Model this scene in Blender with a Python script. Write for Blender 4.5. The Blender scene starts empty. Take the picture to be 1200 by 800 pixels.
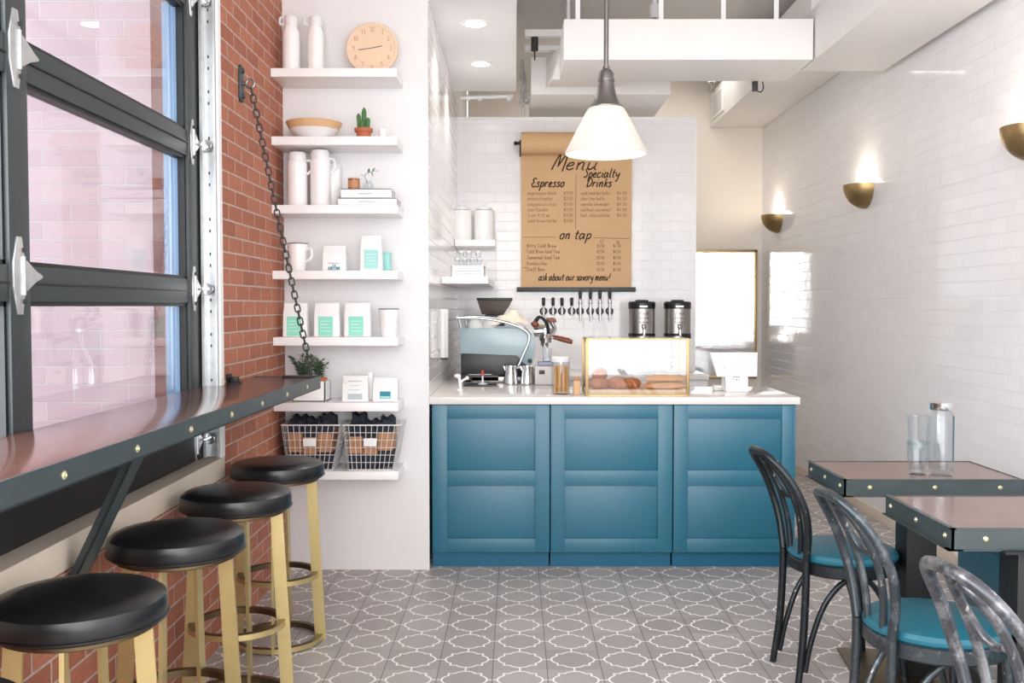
import bpy, bmesh, math, random
from mathutils import Vector, Matrix
C = bpy.context.scene.collection
SC = bpy.context.scene
PI = math.pi
rnd = random.Random(7)

# ------------------------------------------------------------------ camera, world, lights, exposure
FPX, CAMH = 1141.0, 1.40
PHI, PSI = math.atan(42 / FPX), math.atan(4 / FPX)
cam = bpy.data.cameras.new('camera'); camo = bpy.data.objects.new('camera', cam); C.objects.link(camo)
camo.location = (0, 0, CAMH); camo.rotation_euler = (PI / 2 - PHI, 0, PSI)
cam.sensor_fit = 'HORIZONTAL'; cam.sensor_width = 36; cam.lens = 36 * FPX / 1200; cam.clip_start = 0.05; cam.clip_end = 200
SC.camera = camo
SC.view_settings.view_transform = 'Standard'; SC.view_settings.look = 'None'
SC.view_settings.gamma = 1; SC.view_settings.use_curve_mapping = False
SC.view_settings.exposure = 0.93
SC.cycles.use_denoising = True
SC.cycles.max_bounces = 10; SC.cycles.diffuse_bounces = 6; SC.cycles.glossy_bounces = 5
SC.cycles.transparent_max_bounces = 16; SC.cycles.sample_clamp_indirect = 6
SC.cycles.caustics_reflective = False; SC.cycles.caustics_refractive = False
world = bpy.data.worlds.new('sky'); SC.world = world; world.use_nodes = True
world.node_tree.nodes['Background'].inputs[0].default_value = (0.93, 0.965, 1.0, 1)
world.node_tree.nodes['Background'].inputs[1].default_value = 1.05


def area(name, loc, rot, sx, sy, watts, col=(1, 1, 1)):
    l = bpy.data.lights.new(name, 'AREA'); l.shape = 'RECTANGLE'; l.size = sx; l.size_y = sy
    l.energy = watts; l.color = col
    o = bpy.data.objects.new(name, l); C.objects.link(o); o.location = loc; o.rotation_euler = rot
    return o


area('storefront_daylight', (0.45, -1.6, 1.9), (PI / 2, 0, 0), 3.5, 2.7, 84, (1.0, 0.985, 0.97))
area('street_daylight', (-1.52, 0.55, 1.95), (0, -PI / 2, 0), 2.1, 3.4, 175, (0.95, 0.97, 1.0))

area('rear_fill_light', (1.0, 8.6, 3.5), (0, 0, 0), 1.6, .6, 6, (1, .95, .88))  # added unseen fill that brightens the rear corridor, no fitting belongs to it
# the photograph's projection, used to measure real positions at a known depth / plane
_F = Vector((-math.sin(PSI) * math.cos(PHI), math.cos(PSI) * math.cos(PHI), -math.sin(PHI)))
_R = Vector((math.cos(PSI), math.sin(PSI), 0)); _U = _R.cross(_F); _O = Vector((0, 0, CAMH))


def ray(px, py): return _F + _R * ((px - 600) / FPX) + _U * ((400 - py) / FPX)
def at(px, py, Y): r = ray(px, py); return _O + r * (Y / r.y)
def atx(px, py, X): r = ray(px, py); return _O + r * (X / r.x)
def atz(px, py, Z): r = ray(px, py); return _O + r * ((Z - CAMH) / r.z)
def ax(px, Y, py=400): return at(px, py, Y).x
def az(py, Y, px=600): return at(px, py, Y).z


# ------------------------------------------------------------------ materials
def lin(h):
    h = h.lstrip('#'); o = []
    for i in (0, 2, 4):
        c = int(h[i:i + 2], 16) / 255
        o.append(c / 12.92 if c <= 0.04045 else ((c + 0.055) / 1.055) ** 2.4)
    return (o[0], o[1], o[2], 1)


class NT:
    def __init__(s, name):
        s.m = bpy.data.materials.new(name); s.m.use_nodes = True; s.t = s.m.node_tree
        s.b = s.t.nodes['Principled BSDF']; s.out = s.t.nodes['Material Output']
    def n(s, typ, **kw):
        nd = s.t.nodes.new(typ)
        for k, v in kw.items(): setattr(nd, k, v)
        return nd
    def put(s, sock, v):
        if isinstance(v, bpy.types.NodeSocket): s.t.links.new(v, sock)
        else: sock.default_value = v
    def math(s, op, a, b=0.0, c=0.0):
        nd = s.n('ShaderNodeMath', operation=op)
        for i, v in enumerate((a, b, c)): s.put(nd.inputs[i], v)
        return nd.outputs[0]
    def mix(s, fac, a, b):
        nd = s.n('ShaderNodeMix', data_type='RGBA')
        s.put(nd.inputs[0], fac); s.put(nd.inputs[6], a); s.put(nd.inputs[7], b)
        return nd.outputs[2]
    def obj(s): return s.n('ShaderNodeTexCoord').outputs['Object']
    def noise(s, scale, detail=2, vec=None, stretch=None, rough=0.5):
        nd = s.n('ShaderNodeTexNoise'); nd.inputs['Scale'].default_value = scale
        nd.inputs['Detail'].default_value = detail; nd.inputs['Roughness'].default_value = rough
        v = vec if vec is not None else s.obj()
        if stretch:
            mp = s.n('ShaderNodeMapping'); mp.inputs['Scale'].default_value = stretch
            s.t.links.new(v, mp.inputs[0]); v = mp.outputs[0]
        s.t.links.new(v, nd.inputs['Vector'])
        return nd.outputs[0]
    def ramp(s, fac, lo, hi):
        nd = s.n('ShaderNodeMapRange'); s.put(nd.inputs[0], fac)
        nd.inputs[1].default_value = lo; nd.inputs[2].default_value = hi
        return nd.outputs[0]
    def bump(s, h, strength=0.3, dist=0.01, normal=None):
        nd = s.n('ShaderNodeBump'); nd.inputs['Strength'].default_value = strength; nd.inputs['Distance'].default_value = dist
        s.put(nd.inputs['Height'], h)
        if normal is not None: s.t.links.new(normal, nd.inputs['Normal'])
        return nd.outputs[0]
    def set(s, col=None, rough=None, metal=None, normal=None, **kw):
        if col is not None: s.put(s.b.inputs['Base Color'], col)
        if rough is not None: s.put(s.b.inputs['Roughness'], rough)
        if metal is not None: s.put(s.b.inputs['Metallic'], metal)
        if normal is not None: s.put(s.b.inputs['Normal'], normal)
        for k, v in kw.items(): s.put(s.b.inputs[k.replace('_', ' ')], v)
        return s


def simple(name, hexc, rough=0.5, metal=0.0, var=0.06, vscale=30, bump=0.0, bscale=200, **kw):
    t = NT(name); c = lin(hexc)
    d = tuple(max(0, x * (1 - var)) for x in c[:3]) + (1,); l = tuple(min(1, x * (1 + var)) for x in c[:3]) + (1,)
    t.set(t.mix(t.noise(vscale, 3), d, l), rough, metal, **kw)
    if bump: t.set(normal=t.bump(t.noise(bscale, 2), bump, 0.002))
    return t.m


M = {}
M['white_wall'] = simple('white_wall_paint', 'e6e5e6', 0.55, var=0.01, bump=0.05)
M['white_gloss'] = simple('white_gloss_paint', 'f3f2f2', 0.28, var=0.01)
M['duct_white'] = simple('white_duct_paint', 'eeecea', 0.55, var=0.015)
M['ceiling'] = simple('painted_concrete_ceiling', 'd9d6d3', 0.8, var=0.05, vscale=3, bump=0.2, bscale=40)
M['beige_wall'] = simple('cream_wall_paint', 'ece4da', 0.6, var=0.01)
M['teal_cabinet'] = simple('teal_cabinet_paint', '0c647d', 0.42, var=0.03, vscale=8, Specular_IOR_Level=0.85)
M['teal_dark'] = simple('teal_toe_kick_paint', '0d5f7e', 0.45, var=0.03, vscale=8)
M['teal_seat'] = simple('teal_vinyl', '175d6e', 0.42, var=0.06, vscale=12, bump=0.06, bscale=300)
M['quartz'] = simple('white_quartz', 'e3dedb', 0.12, var=0.03, vscale=60)
M['brass'] = simple('brushed_brass', 'a99066', 0.4, 1.0, var=0.12, vscale=25)
M['jamb_sky_tint'] = simple('sky_tinted_jamb', '7f9dc2', 0.35, 0.3)  # blue of the reflected sky put into the frame's base colour
M['street_grey'] = simple('grey_street_wall', '77757a', 0.8, var=0.08, vscale=2)
M['bottom_black'] = simple('black_door_panel', '1f1c1e', 0.6)
M['tap_steel'] = simple('satin_tap_steel', 'd9d9d8', 0.25, 0.6)
M['wire_white'] = simple('pale_wire', 'e2e2e2', 0.4, 0.2)
M['stand_blue'] = simple('pale_blue_grey_stand', 'aebfca', 0.4)
M['bolt'] = simple('pale_brass_bolt', 'dcd6ae', 0.35, 0.9, var=0.1)
M['stool_brass'] = simple('satin_brass_bar', 'cfbd88', 0.38, 0.8, var=0.1, vscale=20)
M['bronze'] = simple('aged_bronze', '6e6049', 0.4, 1.0, var=0.2, vscale=20)
M['black_vinyl'] = simple('black_vinyl', '15171a', 0.3, var=0.2, vscale=10, bump=0.08, bscale=120)
M['black_metal'] = simple('black_powder_coated_metal', '191b1d', 0.45, 0.1, var=0.1, vscale=20)
M['frame_grey'] = simple('charcoal_aluminium', '3c4244', 0.45, 0.2, var=0.05, vscale=5)
M['steel_edge'] = simple('blackened_steel', '464f50', 0.42, 0.35, var=0.25, vscale=9)
M['galv'] = simple('galvanised_steel', 'c9ccce', 0.35, 0.75, var=0.2, vscale=40)
M['chrome'] = simple('polished_steel', 'd8dadc', 0.12, 1.0, var=0.03)
M['brushed'] = simple('brushed_steel', 'aaa6a2', 0.32, 1.0, var=0.08, vscale=60)
M['nickel'] = simple('dull_nickel', '8b8885', 0.35, 0.9, var=0.1)
M['black_plastic'] = simple('black_plastic', '1b1b1c', 0.35, var=0.1)
M['smoke_plastic'] = simple('smoky_plastic', '776c66', 0.18, var=0.1)
M['white_plastic'] = simple('white_plastic', 'e6e6e8', 0.3, var=0.01)
M['white_ceramic'] = simple('white_ceramic', 'f2f2f1', 0.2, var=0.01)
M['white_card'] = simple('white_card', 'f2f2f2', 0.6, var=0.015)
M['mint'] = simple('mint_label', '8fdcc6', 0.6, var=0.05)
M['mint_pale'] = simple('pale_aqua_label', 'a4ddd8', 0.6, var=0.05)
M['teal_print'] = simple('teal_print', '2a8ba0', 0.6)
M['grey_print'] = simple('grey_print', 'b9c4c8', 0.6)
M['ink'] = simple('black_brush_ink', '3a2a1d', 0.7)
M['ink_faint'] = simple('brown_pencil_ink', '8e6c47', 0.8)
M['ink_mid'] = simple('brown_pen_ink', '7a5836', 0.8)
M['terracotta'] = simple('terracotta', 'b9694a', 0.75, var=0.1, vscale=30)
M['cactus'] = simple('cactus_green', '4f7a45', 0.6, var=0.2, vscale=40)
M['leaf'] = simple('leaf_green', '5f8060', 0.55, var=0.35, vscale=60)
M['soil'] = simple('dark_soil', '3b2c22', 0.9, var=0.3, vscale=120)
M['bamboo'] = simple('pale_bamboo', 'd8b083', 0.5, var=0.12, vscale=15)
M['wood_clock'] = simple('pale_birch_plywood', 'e9cdb0', 0.55, var=0.05, vscale=10)
M['clock_ink'] = simple('tan_clock_print', 'b98a63', 0.6)
M['espresso_blue'] = simple('pale_blue_enamel', '9fb4bc', 0.2, 0.0, var=0.03)
M['wood_dark'] = simple('walnut_handle', '7a3f27', 0.4, var=0.3, vscale=40)
M['navy_cloth'] = simple('navy_cotton', '2b303b', 0.9, var=0.25, vscale=30, bump=0.3, bscale=250)
M['kraft'] = simple('kraft_band', 'bd8a63', 0.75, var=0.12, vscale=25)
M['bread'] = simple('baked_crust', 'a8602a', 0.5, var=0.4, vscale=35, bump=0.4, bscale=60)
M['bread_pale'] = simple('pale_crust', 'c98f57', 0.6, var=0.25, vscale=30, bump=0.3, bscale=60)
M['biscotti'] = simple('biscotti_crumb', 'cf9a5e', 0.8, var=0.4, vscale=60, bump=0.4, bscale=90)
M['tray'] = simple('pale_wood_tray', 'd8b592', 0.5, var=0.08, vscale=14)
M['amber'] = simple('amber_candle_jar', 'a2683e', 0.2, var=0.1)
M['cream'] = simple('cream_cloth', 'e9ddcc', 0.9, var=0.08, bump=0.3, bscale=150)
M['concrete'] = simple('beige_concrete_sill', 'd5c9b8', 0.75, var=0.08, vscale=6, bump=0.15, bscale=60)
M['base_tile'] = simple('cream_base_trim', 'e3d6c5', 0.4, var=0.03)
M['steel_dark'] = simple('dark_pipe', '3d3f41', 0.5, 0.4)
M['red'] = simple('red_plastic', 'c2402e', 0.4)
M['grey_blue'] = simple('grey_blue_plastic', '8b93a8', 0.4)
M['grey_card'] = simple('grey_panel', 'c9c6c5', 0.6)
M['asphalt'] = simple('pavement', 'b8b4b0', 0.9, var=0.1)
M['sticker'] = simple('pale_label_print', 'e8eff0', 0.6)


def chair_metal(name, dark, light, amt):
    t = NT(name)
    n1 = t.ramp(t.noise(14, 5, rough=0.7), 0.62 - amt, 0.78 - amt * 0.6)
    n2 = t.ramp(t.noise(60, 4, stretch=(1, 1, 0.4), rough=0.75), 0.66 - amt * 0.3, 0.72)
    c = t.mix(n1, lin(dark), lin(light)); c = t.mix(n2, c, lin('c9c8c4'))
    t.set(c, 0.36, 0.7, t.bump(n2, 0.2, 0.001)); return t.m


M['chair_dark'] = chair_metal('dark_patina_metal', '2d3236', '5b5f63', 0.02)
M['chair_worn'] = chair_metal('worn_patina_metal', '42494e', '7d8184', 0.1)
M['chair_silver'] = chair_metal('rubbed_silver_metal', '4c4e53', '97989b', 0.16)


def wood_top(name):
    t = NT(name); v = t.obj()
    g = t.noise(7, 6, v, (2.2, 26, 26), 0.65); g2 = t.noise(3, 2, v, (1, 9, 9))
    c = t.mix(t.ramp(g, 0.3, 0.7), lin('452a24'), lin('8a6152')); c = t.mix(t.math('MULTIPLY', t.ramp(g2, 0.35, 0.7), 0.5), c, lin('8f6a5c'))
    t.set(c, 0.24, 0.0, t.bump(g, 0.06, 0.002), Coat_Weight=0.3, Coat_Roughness=0.12); return t.m


M['wood_top'] = wood_top('oiled_walnut_top')


def wood_bar():
    t = NT('reddish_bar_wood'); v = t.obj()
    g = t.noise(7, 6, v, (26, 2.2, 26), 0.65); g2 = t.noise(2.5, 2, v, (6, 1, 6))
    c = t.mix(t.ramp(g, 0.3, 0.7), lin('432722'), lin('744a40')); c = t.mix(t.math('MULTIPLY', t.ramp(g2, 0.35, 0.7), 0.4), c, lin('7d5a50'))
    t.set(c, 0.2, 0.0, t.bump(g, 0.05, 0.002), Coat_Weight=0.35, Coat_Roughness=0.1); return t.m


M['wood_bar'] = wood_bar()


def brickish(name, axis, bw, bh, mortar, c1, c2, cm, rough, bstr, bdist, mrough=0.8, wob=0.0, off=(0, 0)):
    t = NT(name); sp = t.n('ShaderNodeSeparateXYZ'); t.t.links.new(t.obj(), sp.inputs[0])
    cb = t.n('ShaderNodeCombineXYZ')
    t.put(cb.inputs[0], t.math('ADD', sp.outputs[0 if axis == 'x' else 1], off[0])); t.put(cb.inputs[1], t.math('ADD', sp.outputs[2], off[1]))
    br = t.n('ShaderNodeTexBrick'); br.offset = 0.5
    t.t.links.new(cb.outputs[0], br.inputs['Vector'])
    for k, v in (('Scale', 1.0), ('Mortar Size', mortar), ('Mortar Smooth', 0.25), ('Bias', 0.0), ('Brick Width', bw), ('Row Height', bh)):
        br.inputs[k].default_value = v
    br.inputs['Color1'].default_value = lin(c1); br.inputs['Color2'].default_value = lin(c2); br.inputs['Mortar'].default_value = lin(cm)
    col = br.outputs['Color']; fac = br.outputs['Fac']
    inv = t.math('SUBTRACT', 1.0, fac)
    if wob:
        col = t.mix(t.math('MULTIPLY', t.ramp(t.noise(28, 5, rough=0.7), 0.35, 0.75), wob), col, lin('5d3329'))
        h = t.math('ADD', inv, t.math('MULTIPLY', t.noise(90, 4), 0.25))
    else:
        h = t.math('ADD', inv, t.math('MULTIPLY', t.noise(9, 2), 0.35))
    ro = t.math('ADD', rough, t.math('MULTIPLY', fac, mrough - rough))
    t.set(col, ro, 0.0, t.bump(h, bstr, bdist)); return t.m


M['brick'] = brickish('red_brick', 'y', 0.2032, 0.0677, 0.0048, 'c47d61', 'aa664e', 'cdb6a8', 0.8, 0.9, 0.012, 0.9, 0.35, (0.03, 0.0))
M['tile_y'] = brickish('white_subway_tile_along', 'y', 0.1524, 0.0762, 0.0022, 'f1f0f1', 'edecee', 'e0dddb', 0.07, 0.4, 0.004)
M['tile_x'] = brickish('white_subway_tile_across', 'x', 0.1524, 0.0762, 0.0022, 'f0eff0', 'edecee', 'e4e1e1', 0.09, 0.22, 0.003)
M['pink_brick'] = brickish('pink_painted_brick', 'x', 0.262, 0.0855, 0.004, 'ebd2db', 'e0c6d2', 'f0e4e8', 0.7, 0.7, 0.012, 0.8, 0.0)


def floor_mat():
    t = NT('patterned_cement_tile'); T = 0.2095
    sp = t.n('ShaderNodeSeparateXYZ'); t.t.links.new(t.obj(), sp.inputs[0])
    u = t.math('DIVIDE', t.math('ADD', sp.outputs[0], -0.751 + T * 20), T)
    v = t.math('DIVIDE', t.math('ADD', sp.outputs[1], -4.96 + T * 40), T)
    fu, fv = t.math('FRACT', u), t.math('FRACT', v)
    p, q = t.math('ABSOLUTE', t.math('SUBTRACT', fu, 0.5)), t.math('ABSOLUTE', t.math('SUBTRACT', fv, 0.5))
    m, n = t.math('MAXIMUM', p, q), t.math('MINIMUM', p, q)
    dx = t.math('SUBTRACT', m, 0.19)
    d1 = t.math('SUBTRACT', t.math('SQRT', t.math('ADD', t.math('MULTIPLY', dx, dx), t.math('MULTIPLY', n, n))), 0.215)
    d2 = t.math('SUBTRACT', m, 0.295)
    d = t.math('MINIMUM', d1, d2)
    line = t.math('LESS_THAN', t.math('ABSOLUTE', d), 0.0185)
    con = t.math('MULTIPLY', t.math('LESS_THAN', n, 0.018), t.math('GREATER_THAN', d, 0.0))
    white = t.math('MAXIMUM', line, con)
    gu = t.math('GREATER_THAN', p, 0.4935); gv = t.math('GREATER_THAN', q, 0.4965)
    wn = t.n('ShaderNodeTexWhiteNoise', noise_dimensions='2D'); cb = t.n('ShaderNodeCombineXYZ')
    t.put(cb.inputs[0], t.math('FLOOR', u)); t.put(cb.inputs[1], t.math('FLOOR', v)); t.t.links.new(cb.outputs[0], wn.inputs['Vector'])
    base = t.mix(wn.outputs['Value'], lin('a39c99'), lin('b5afac'))
    base = t.mix(t.math('MULTIPLY', t.noise(9, 5), 0.3), base, lin('8f8681'))
    c = t.mix(white, base, lin('f3efeb')); c = t.mix(gu, c, lin('4b4643')); c = t.mix(t.math('MULTIPLY', gv, 0.55), c, lin('5b5551'))
    t.set(c, t.math('ADD', 0.33, t.math('MULTIPLY', t.noise(20, 3), 0.2)), 0.0, t.bump(t.math('SUBTRACT', 1.0, t.math('MAXIMUM', gu, gv)), 0.25, 0.002))
    return t.m


M['floor'] = floor_mat()


def thin_glass(name, tint=(1, 1, 1, 1), rough=0.0, ior=1.5):
    t = NT(name); t.t.nodes.remove(t.b)
    fr = t.n('ShaderNodeFresnel'); bf = t.n('ShaderNodeNewGeometry').outputs['Backfacing']
    t.put(fr.inputs[0], t.math('ADD', ior, t.math('MULTIPLY', bf, 1.0 / ior - ior)))      # same reflectance on the way out of the pane
    tr = t.n('ShaderNodeBsdfTransparent'); tr.inputs[0].default_value = tint
    gl = t.n('ShaderNodeBsdfGlossy'); gl.inputs['Roughness'].default_value = rough
    mx = t.n('ShaderNodeMixShader'); t.t.links.new(fr.outputs[0], mx.inputs[0])
    t.t.links.new(tr.outputs[0], mx.inputs[1]); t.t.links.new(gl.outputs[0], mx.inputs[2]); t.t.links.new(mx.outputs[0], t.out.inputs[0])
    return t.m


M['glass'] = thin_glass('window_glass', (0.97, 0.98, 0.985, 1))
M['case_glass'] = thin_glass('display_glass', (0.98, 0.985, 0.985, 1), ior=1.6)
M['jar_glass'] = thin_glass('clear_jar_glass', (0.95, 0.97, 0.98, 1), 0.02)
M['mirror'] = simple('mirror_silver', 'f2f2f2', 0.02, 1.0, var=0.0)


def glow(name, col, s):
    t = NT(name); t.set(lin('ffffff'), 0.5); t.b.inputs['Emission Color'].default_value = col; t.b.inputs['Emission Strength'].default_value = s
    return t.m


M['bulb'] = glow('lit_bulb', (1, 0.95, 0.88, 1), 3)
M['downlight'] = glow('lit_downlight', (1, 0.97, 0.92, 1), 9)


def opal():
    t = NT('white_opal_shade'); t.set(lin('e2dfdc'), 0.35)
    tl = t.n('ShaderNodeBsdfTranslucent'); tl.inputs[0].default_value = lin('fffaf4')
    mx = t.n('ShaderNodeMixShader'); mx.inputs[0].default_value = 0.35
    t.t.links.new(t.b.outputs[0], mx.inputs[1]); t.t.links.new(tl.outputs[0], mx.inputs[2]); t.t.links.new(mx.outputs[0], t.out.inputs[0])
    return t.m


M['opal'] = opal()
t_ = NT('kraft_paper'); t_.set(t_.mix(t_.noise(3, 5, stretch=(1, 1, 6)), lin('d0a87a'), lin('dab48a')), 0.7, 0, t_.bump(t_.noise(40, 4), 0.08, 0.002)); M['paper'] = t_.m


# ------------------------------------------------------------------ mesh building
class MB:
    def __init__(s): s.bm = bmesh.new()
    def _add(s, bm2, mtx=None):
        if mtx is not None: bm2.transform(mtx)
        me = bpy.data.meshes.new('tmp'); bm2.to_mesh(me); bm2.free()
        s.bm.from_mesh(me); bpy.data.meshes.remove(me); return s
    def box(s, x0, x1, y0, y1, z0, z1, bev=0.0, mtx=None, seg=2):
        b = bmesh.new(); bmesh.ops.create_cube(b, size=1)
        for v in b.verts: v.co = Vector((x0 + (v.co.x + .5) * (x1 - x0), y0 + (v.co.y + .5) * (y1 - y0), z0 + (v.co.z + .5) * (z1 - z0)))
        if bev: bmesh.ops.bevel(b, geom=b.edges[:], offset=bev, segments=seg, profile=0.6, affect='EDGES')
        return s._add(b, mtx)
    def hexa(s, bot, top, bev=0.0, mtx=None):          # two quads of 4 corner points
        b = bmesh.new(); v = [b.verts.new(p) for p in list(bot) + list(top)]
        for f in ((3, 2, 1, 0), (4, 5, 6, 7), (0, 1, 5, 4), (1, 2, 6, 5), (2, 3, 7, 6), (3, 0, 4, 7)): b.faces.new([v[i] for i in f])
        bmesh.ops.recalc_face_normals(b, faces=b.faces[:])
        if bev: bmesh.ops.bevel(b, geom=b.edges[:], offset=bev, segments=2, profile=0.6, affect='EDGES')
        return s._add(b, mtx)
    def prism(s, pts, h0, h1, plane='xy', bev=0.0, mtx=None):
        def mk(a, b_, h): return {'xy': (a, b_, h), 'xz': (a, h, b_), 'yz': (h, a, b_)}[plane]
        b = bmesh.new(); lo = [b.verts.new(mk(p[0], p[1], h0)) for p in pts]; hi = [b.verts.new(mk(p[0], p[1], h1)) for p in pts]
        b.faces.new(lo[::-1]); b.faces.new(hi); n = len(pts)
        for i in range(n): b.faces.new((lo[i], lo[(i + 1) % n], hi[(i + 1) % n], hi[i]))
        bmesh.ops.recalc_face_normals(b, faces=b.faces[:])
        if bev: bmesh.ops.bevel(b, geom=b.edges[:], offset=bev, segments=2, profile=0.6, affect='EDGES')
        return s._add(b, mtx)
    def tube(s, pts, r, n=8, closed=False, sx=1.0):
        pts = [Vector(p) for p in pts]; k = len(pts); b = bmesh.new()
        rs = r if isinstance(r, (list, tuple)) else [r] * k
        rings = []; prev = None
        for i, p in enumerate(pts):
            if closed: t = pts[(i + 1) % k] - pts[i - 1]
            else: t = pts[min(i + 1, k - 1)] - pts[max(i - 1, 0)]
            t = t.normalized() if t.length > 1e-9 else Vector((0, 0, 1))
            if prev is None:
                a = Vector((0, 0, 1)) if abs(t.z) < 0.9 else Vector((1, 0, 0)); nrm = (a - t * a.dot(t)).normalized()
            else:
                nrm = prev - t * prev.dot(t); nrm = nrm.normalized() if nrm.length > 1e-6 else prev
            prev = nrm; bi = t.cross(nrm)
            rings.append([b.verts.new(p + (nrm * math.cos(2 * PI * j / n) * sx + bi * math.sin(2 * PI * j / n)) * rs[i]) for j in range(n)])
        for i in range(k if closed else k - 1):
            A, B = rings[i], rings[(i + 1) % k]
            for j in range(n): b.faces.new((A[j], A[(j + 1) % n], B[(j + 1) % n], B[j]))
        if not closed: b.faces.new(rings[0][::-1]); b.faces.new(rings[-1])
        bmesh.ops.recalc_face_normals(b, faces=b.faces[:])
        return s._add(b)
    def lathe(s, prof, n=32, mtx=None, a0=0.0, a1=2 * PI):
        b = bmesh.new(); full = abs(a1 - a0 - 2 * PI) < 1e-6; rings = []
        cnt = n if full else n + 1
        for r, z in prof:
            if r < 1e-6: rings.append([b.verts.new((0, 0, z))])
            else: rings.append([b.verts.new((r * math.cos(a0 + (a1 - a0) * j / n), r * math.sin(a0 + (a1 - a0) * j / n), z)) for j in range(cnt)])
        for A, B in zip(rings, rings[1:]):
            for j in range(n):
                k = (j + 1) % cnt if full else j + 1
                if len(A) == 1 and len(B) == 1: continue
                if len(A) == 1: b.faces.new((A[0], B[j], B[k]))
                elif len(B) == 1: b.faces.new((A[j], A[k], B[0]))
                else: b.faces.new((A[j], A[k], B[k], B[j]))
        bmesh.ops.recalc_face_normals(b, faces=b.faces[:])
        return s._add(b, mtx)
    def cyl(s, p0, p1, r, n=16, r1=None):
        return s.tube([p0, p1], [r, r if r1 is None else r1], n)
    def ball(s, c, r, sc=(1, 1, 1), n=12):
        b = bmesh.new(); bmesh.ops.create_uvsphere(b, u_segments=n, v_segments=max(6, n // 2), radius=r)
        return s._add(b, Matrix.Translation(c) @ Matrix.Diagonal((sc[0], sc[1], sc[2], 1)))
    def build(s, name, mat, parent=None, loc=(0, 0, 0), rz=0.0, sharp=38, label=None):
        me = bpy.data.meshes.new(name); s.bm.to_mesh(me); s.bm.free()
        me.polygons.foreach_set('use_smooth', [True] * len(me.polygons)); me.set_sharp_from_angle(angle=math.radians(sharp))
        me.materials.append(M[mat] if isinstance(mat, str) else mat)
        o = bpy.data.objects.new(name, me); C.objects.link(o); o.location = loc; o.rotation_euler = (0, 0, rz)
        if parent is not None: o.parent = parent
        if label: o['label'] = label
        return o


def tag(o, label, cat, group=None, kind=None):
    o['label'] = label; o['category'] = cat
    if group: o['group'] = group
    if kind: o['kind'] = kind
    return o


def thing(name, label, cat, loc=(0, 0, 0), rz=0.0, group=None):
    o = bpy.data.objects.new(name, None); C.objects.link(o); o.empty_display_size = 0.05
    o.location = loc; o.rotation_euler = (0, 0, rz); return tag(o, label, cat, group)


def struct(o): o['kind'] = 'structure'; return o


def kids(o): return [c for c in bpy.data.objects if c.parent is o]


def dup(root, loc, rz=0.0, label=None, group=None):
    r = root.copy(); C.objects.link(r); r.location = loc; r.rotation_euler = (0, 0, rz)
    if label: r['label'] = label
    if group: r['group'] = group
    for ch in kids(root):
        c = ch.copy(); C.objects.link(c); c.parent = r
        for g in kids(ch):
            d = g.copy(); C.objects.link(d); d.parent = c
    return r


def smooth(pts, sub=6, closed=False):
    P = [Vector(p) for p in pts]; n = len(P); out = []
    for i in range(n if closed else n - 1):
        p1, p2 = P[i], P[(i + 1) % n]
        p0 = P[i - 1] if (i > 0 or closed) else p1 * 2 - p2
        p3 = P[(i + 2) % n] if (i + 2 < n or closed) else p2 * 2 - p1
        for k in range(sub):
            t = k / sub
            out.append(0.5 * ((2 * p1) + (p2 - p0) * t + (2 * p0 - 5 * p1 + 4 * p2 - p3) * t * t + (3 * p1 - p0 - 3 * p2 + p3) * t ** 3))
    if not closed: out.append(P[-1])
    return out


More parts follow.
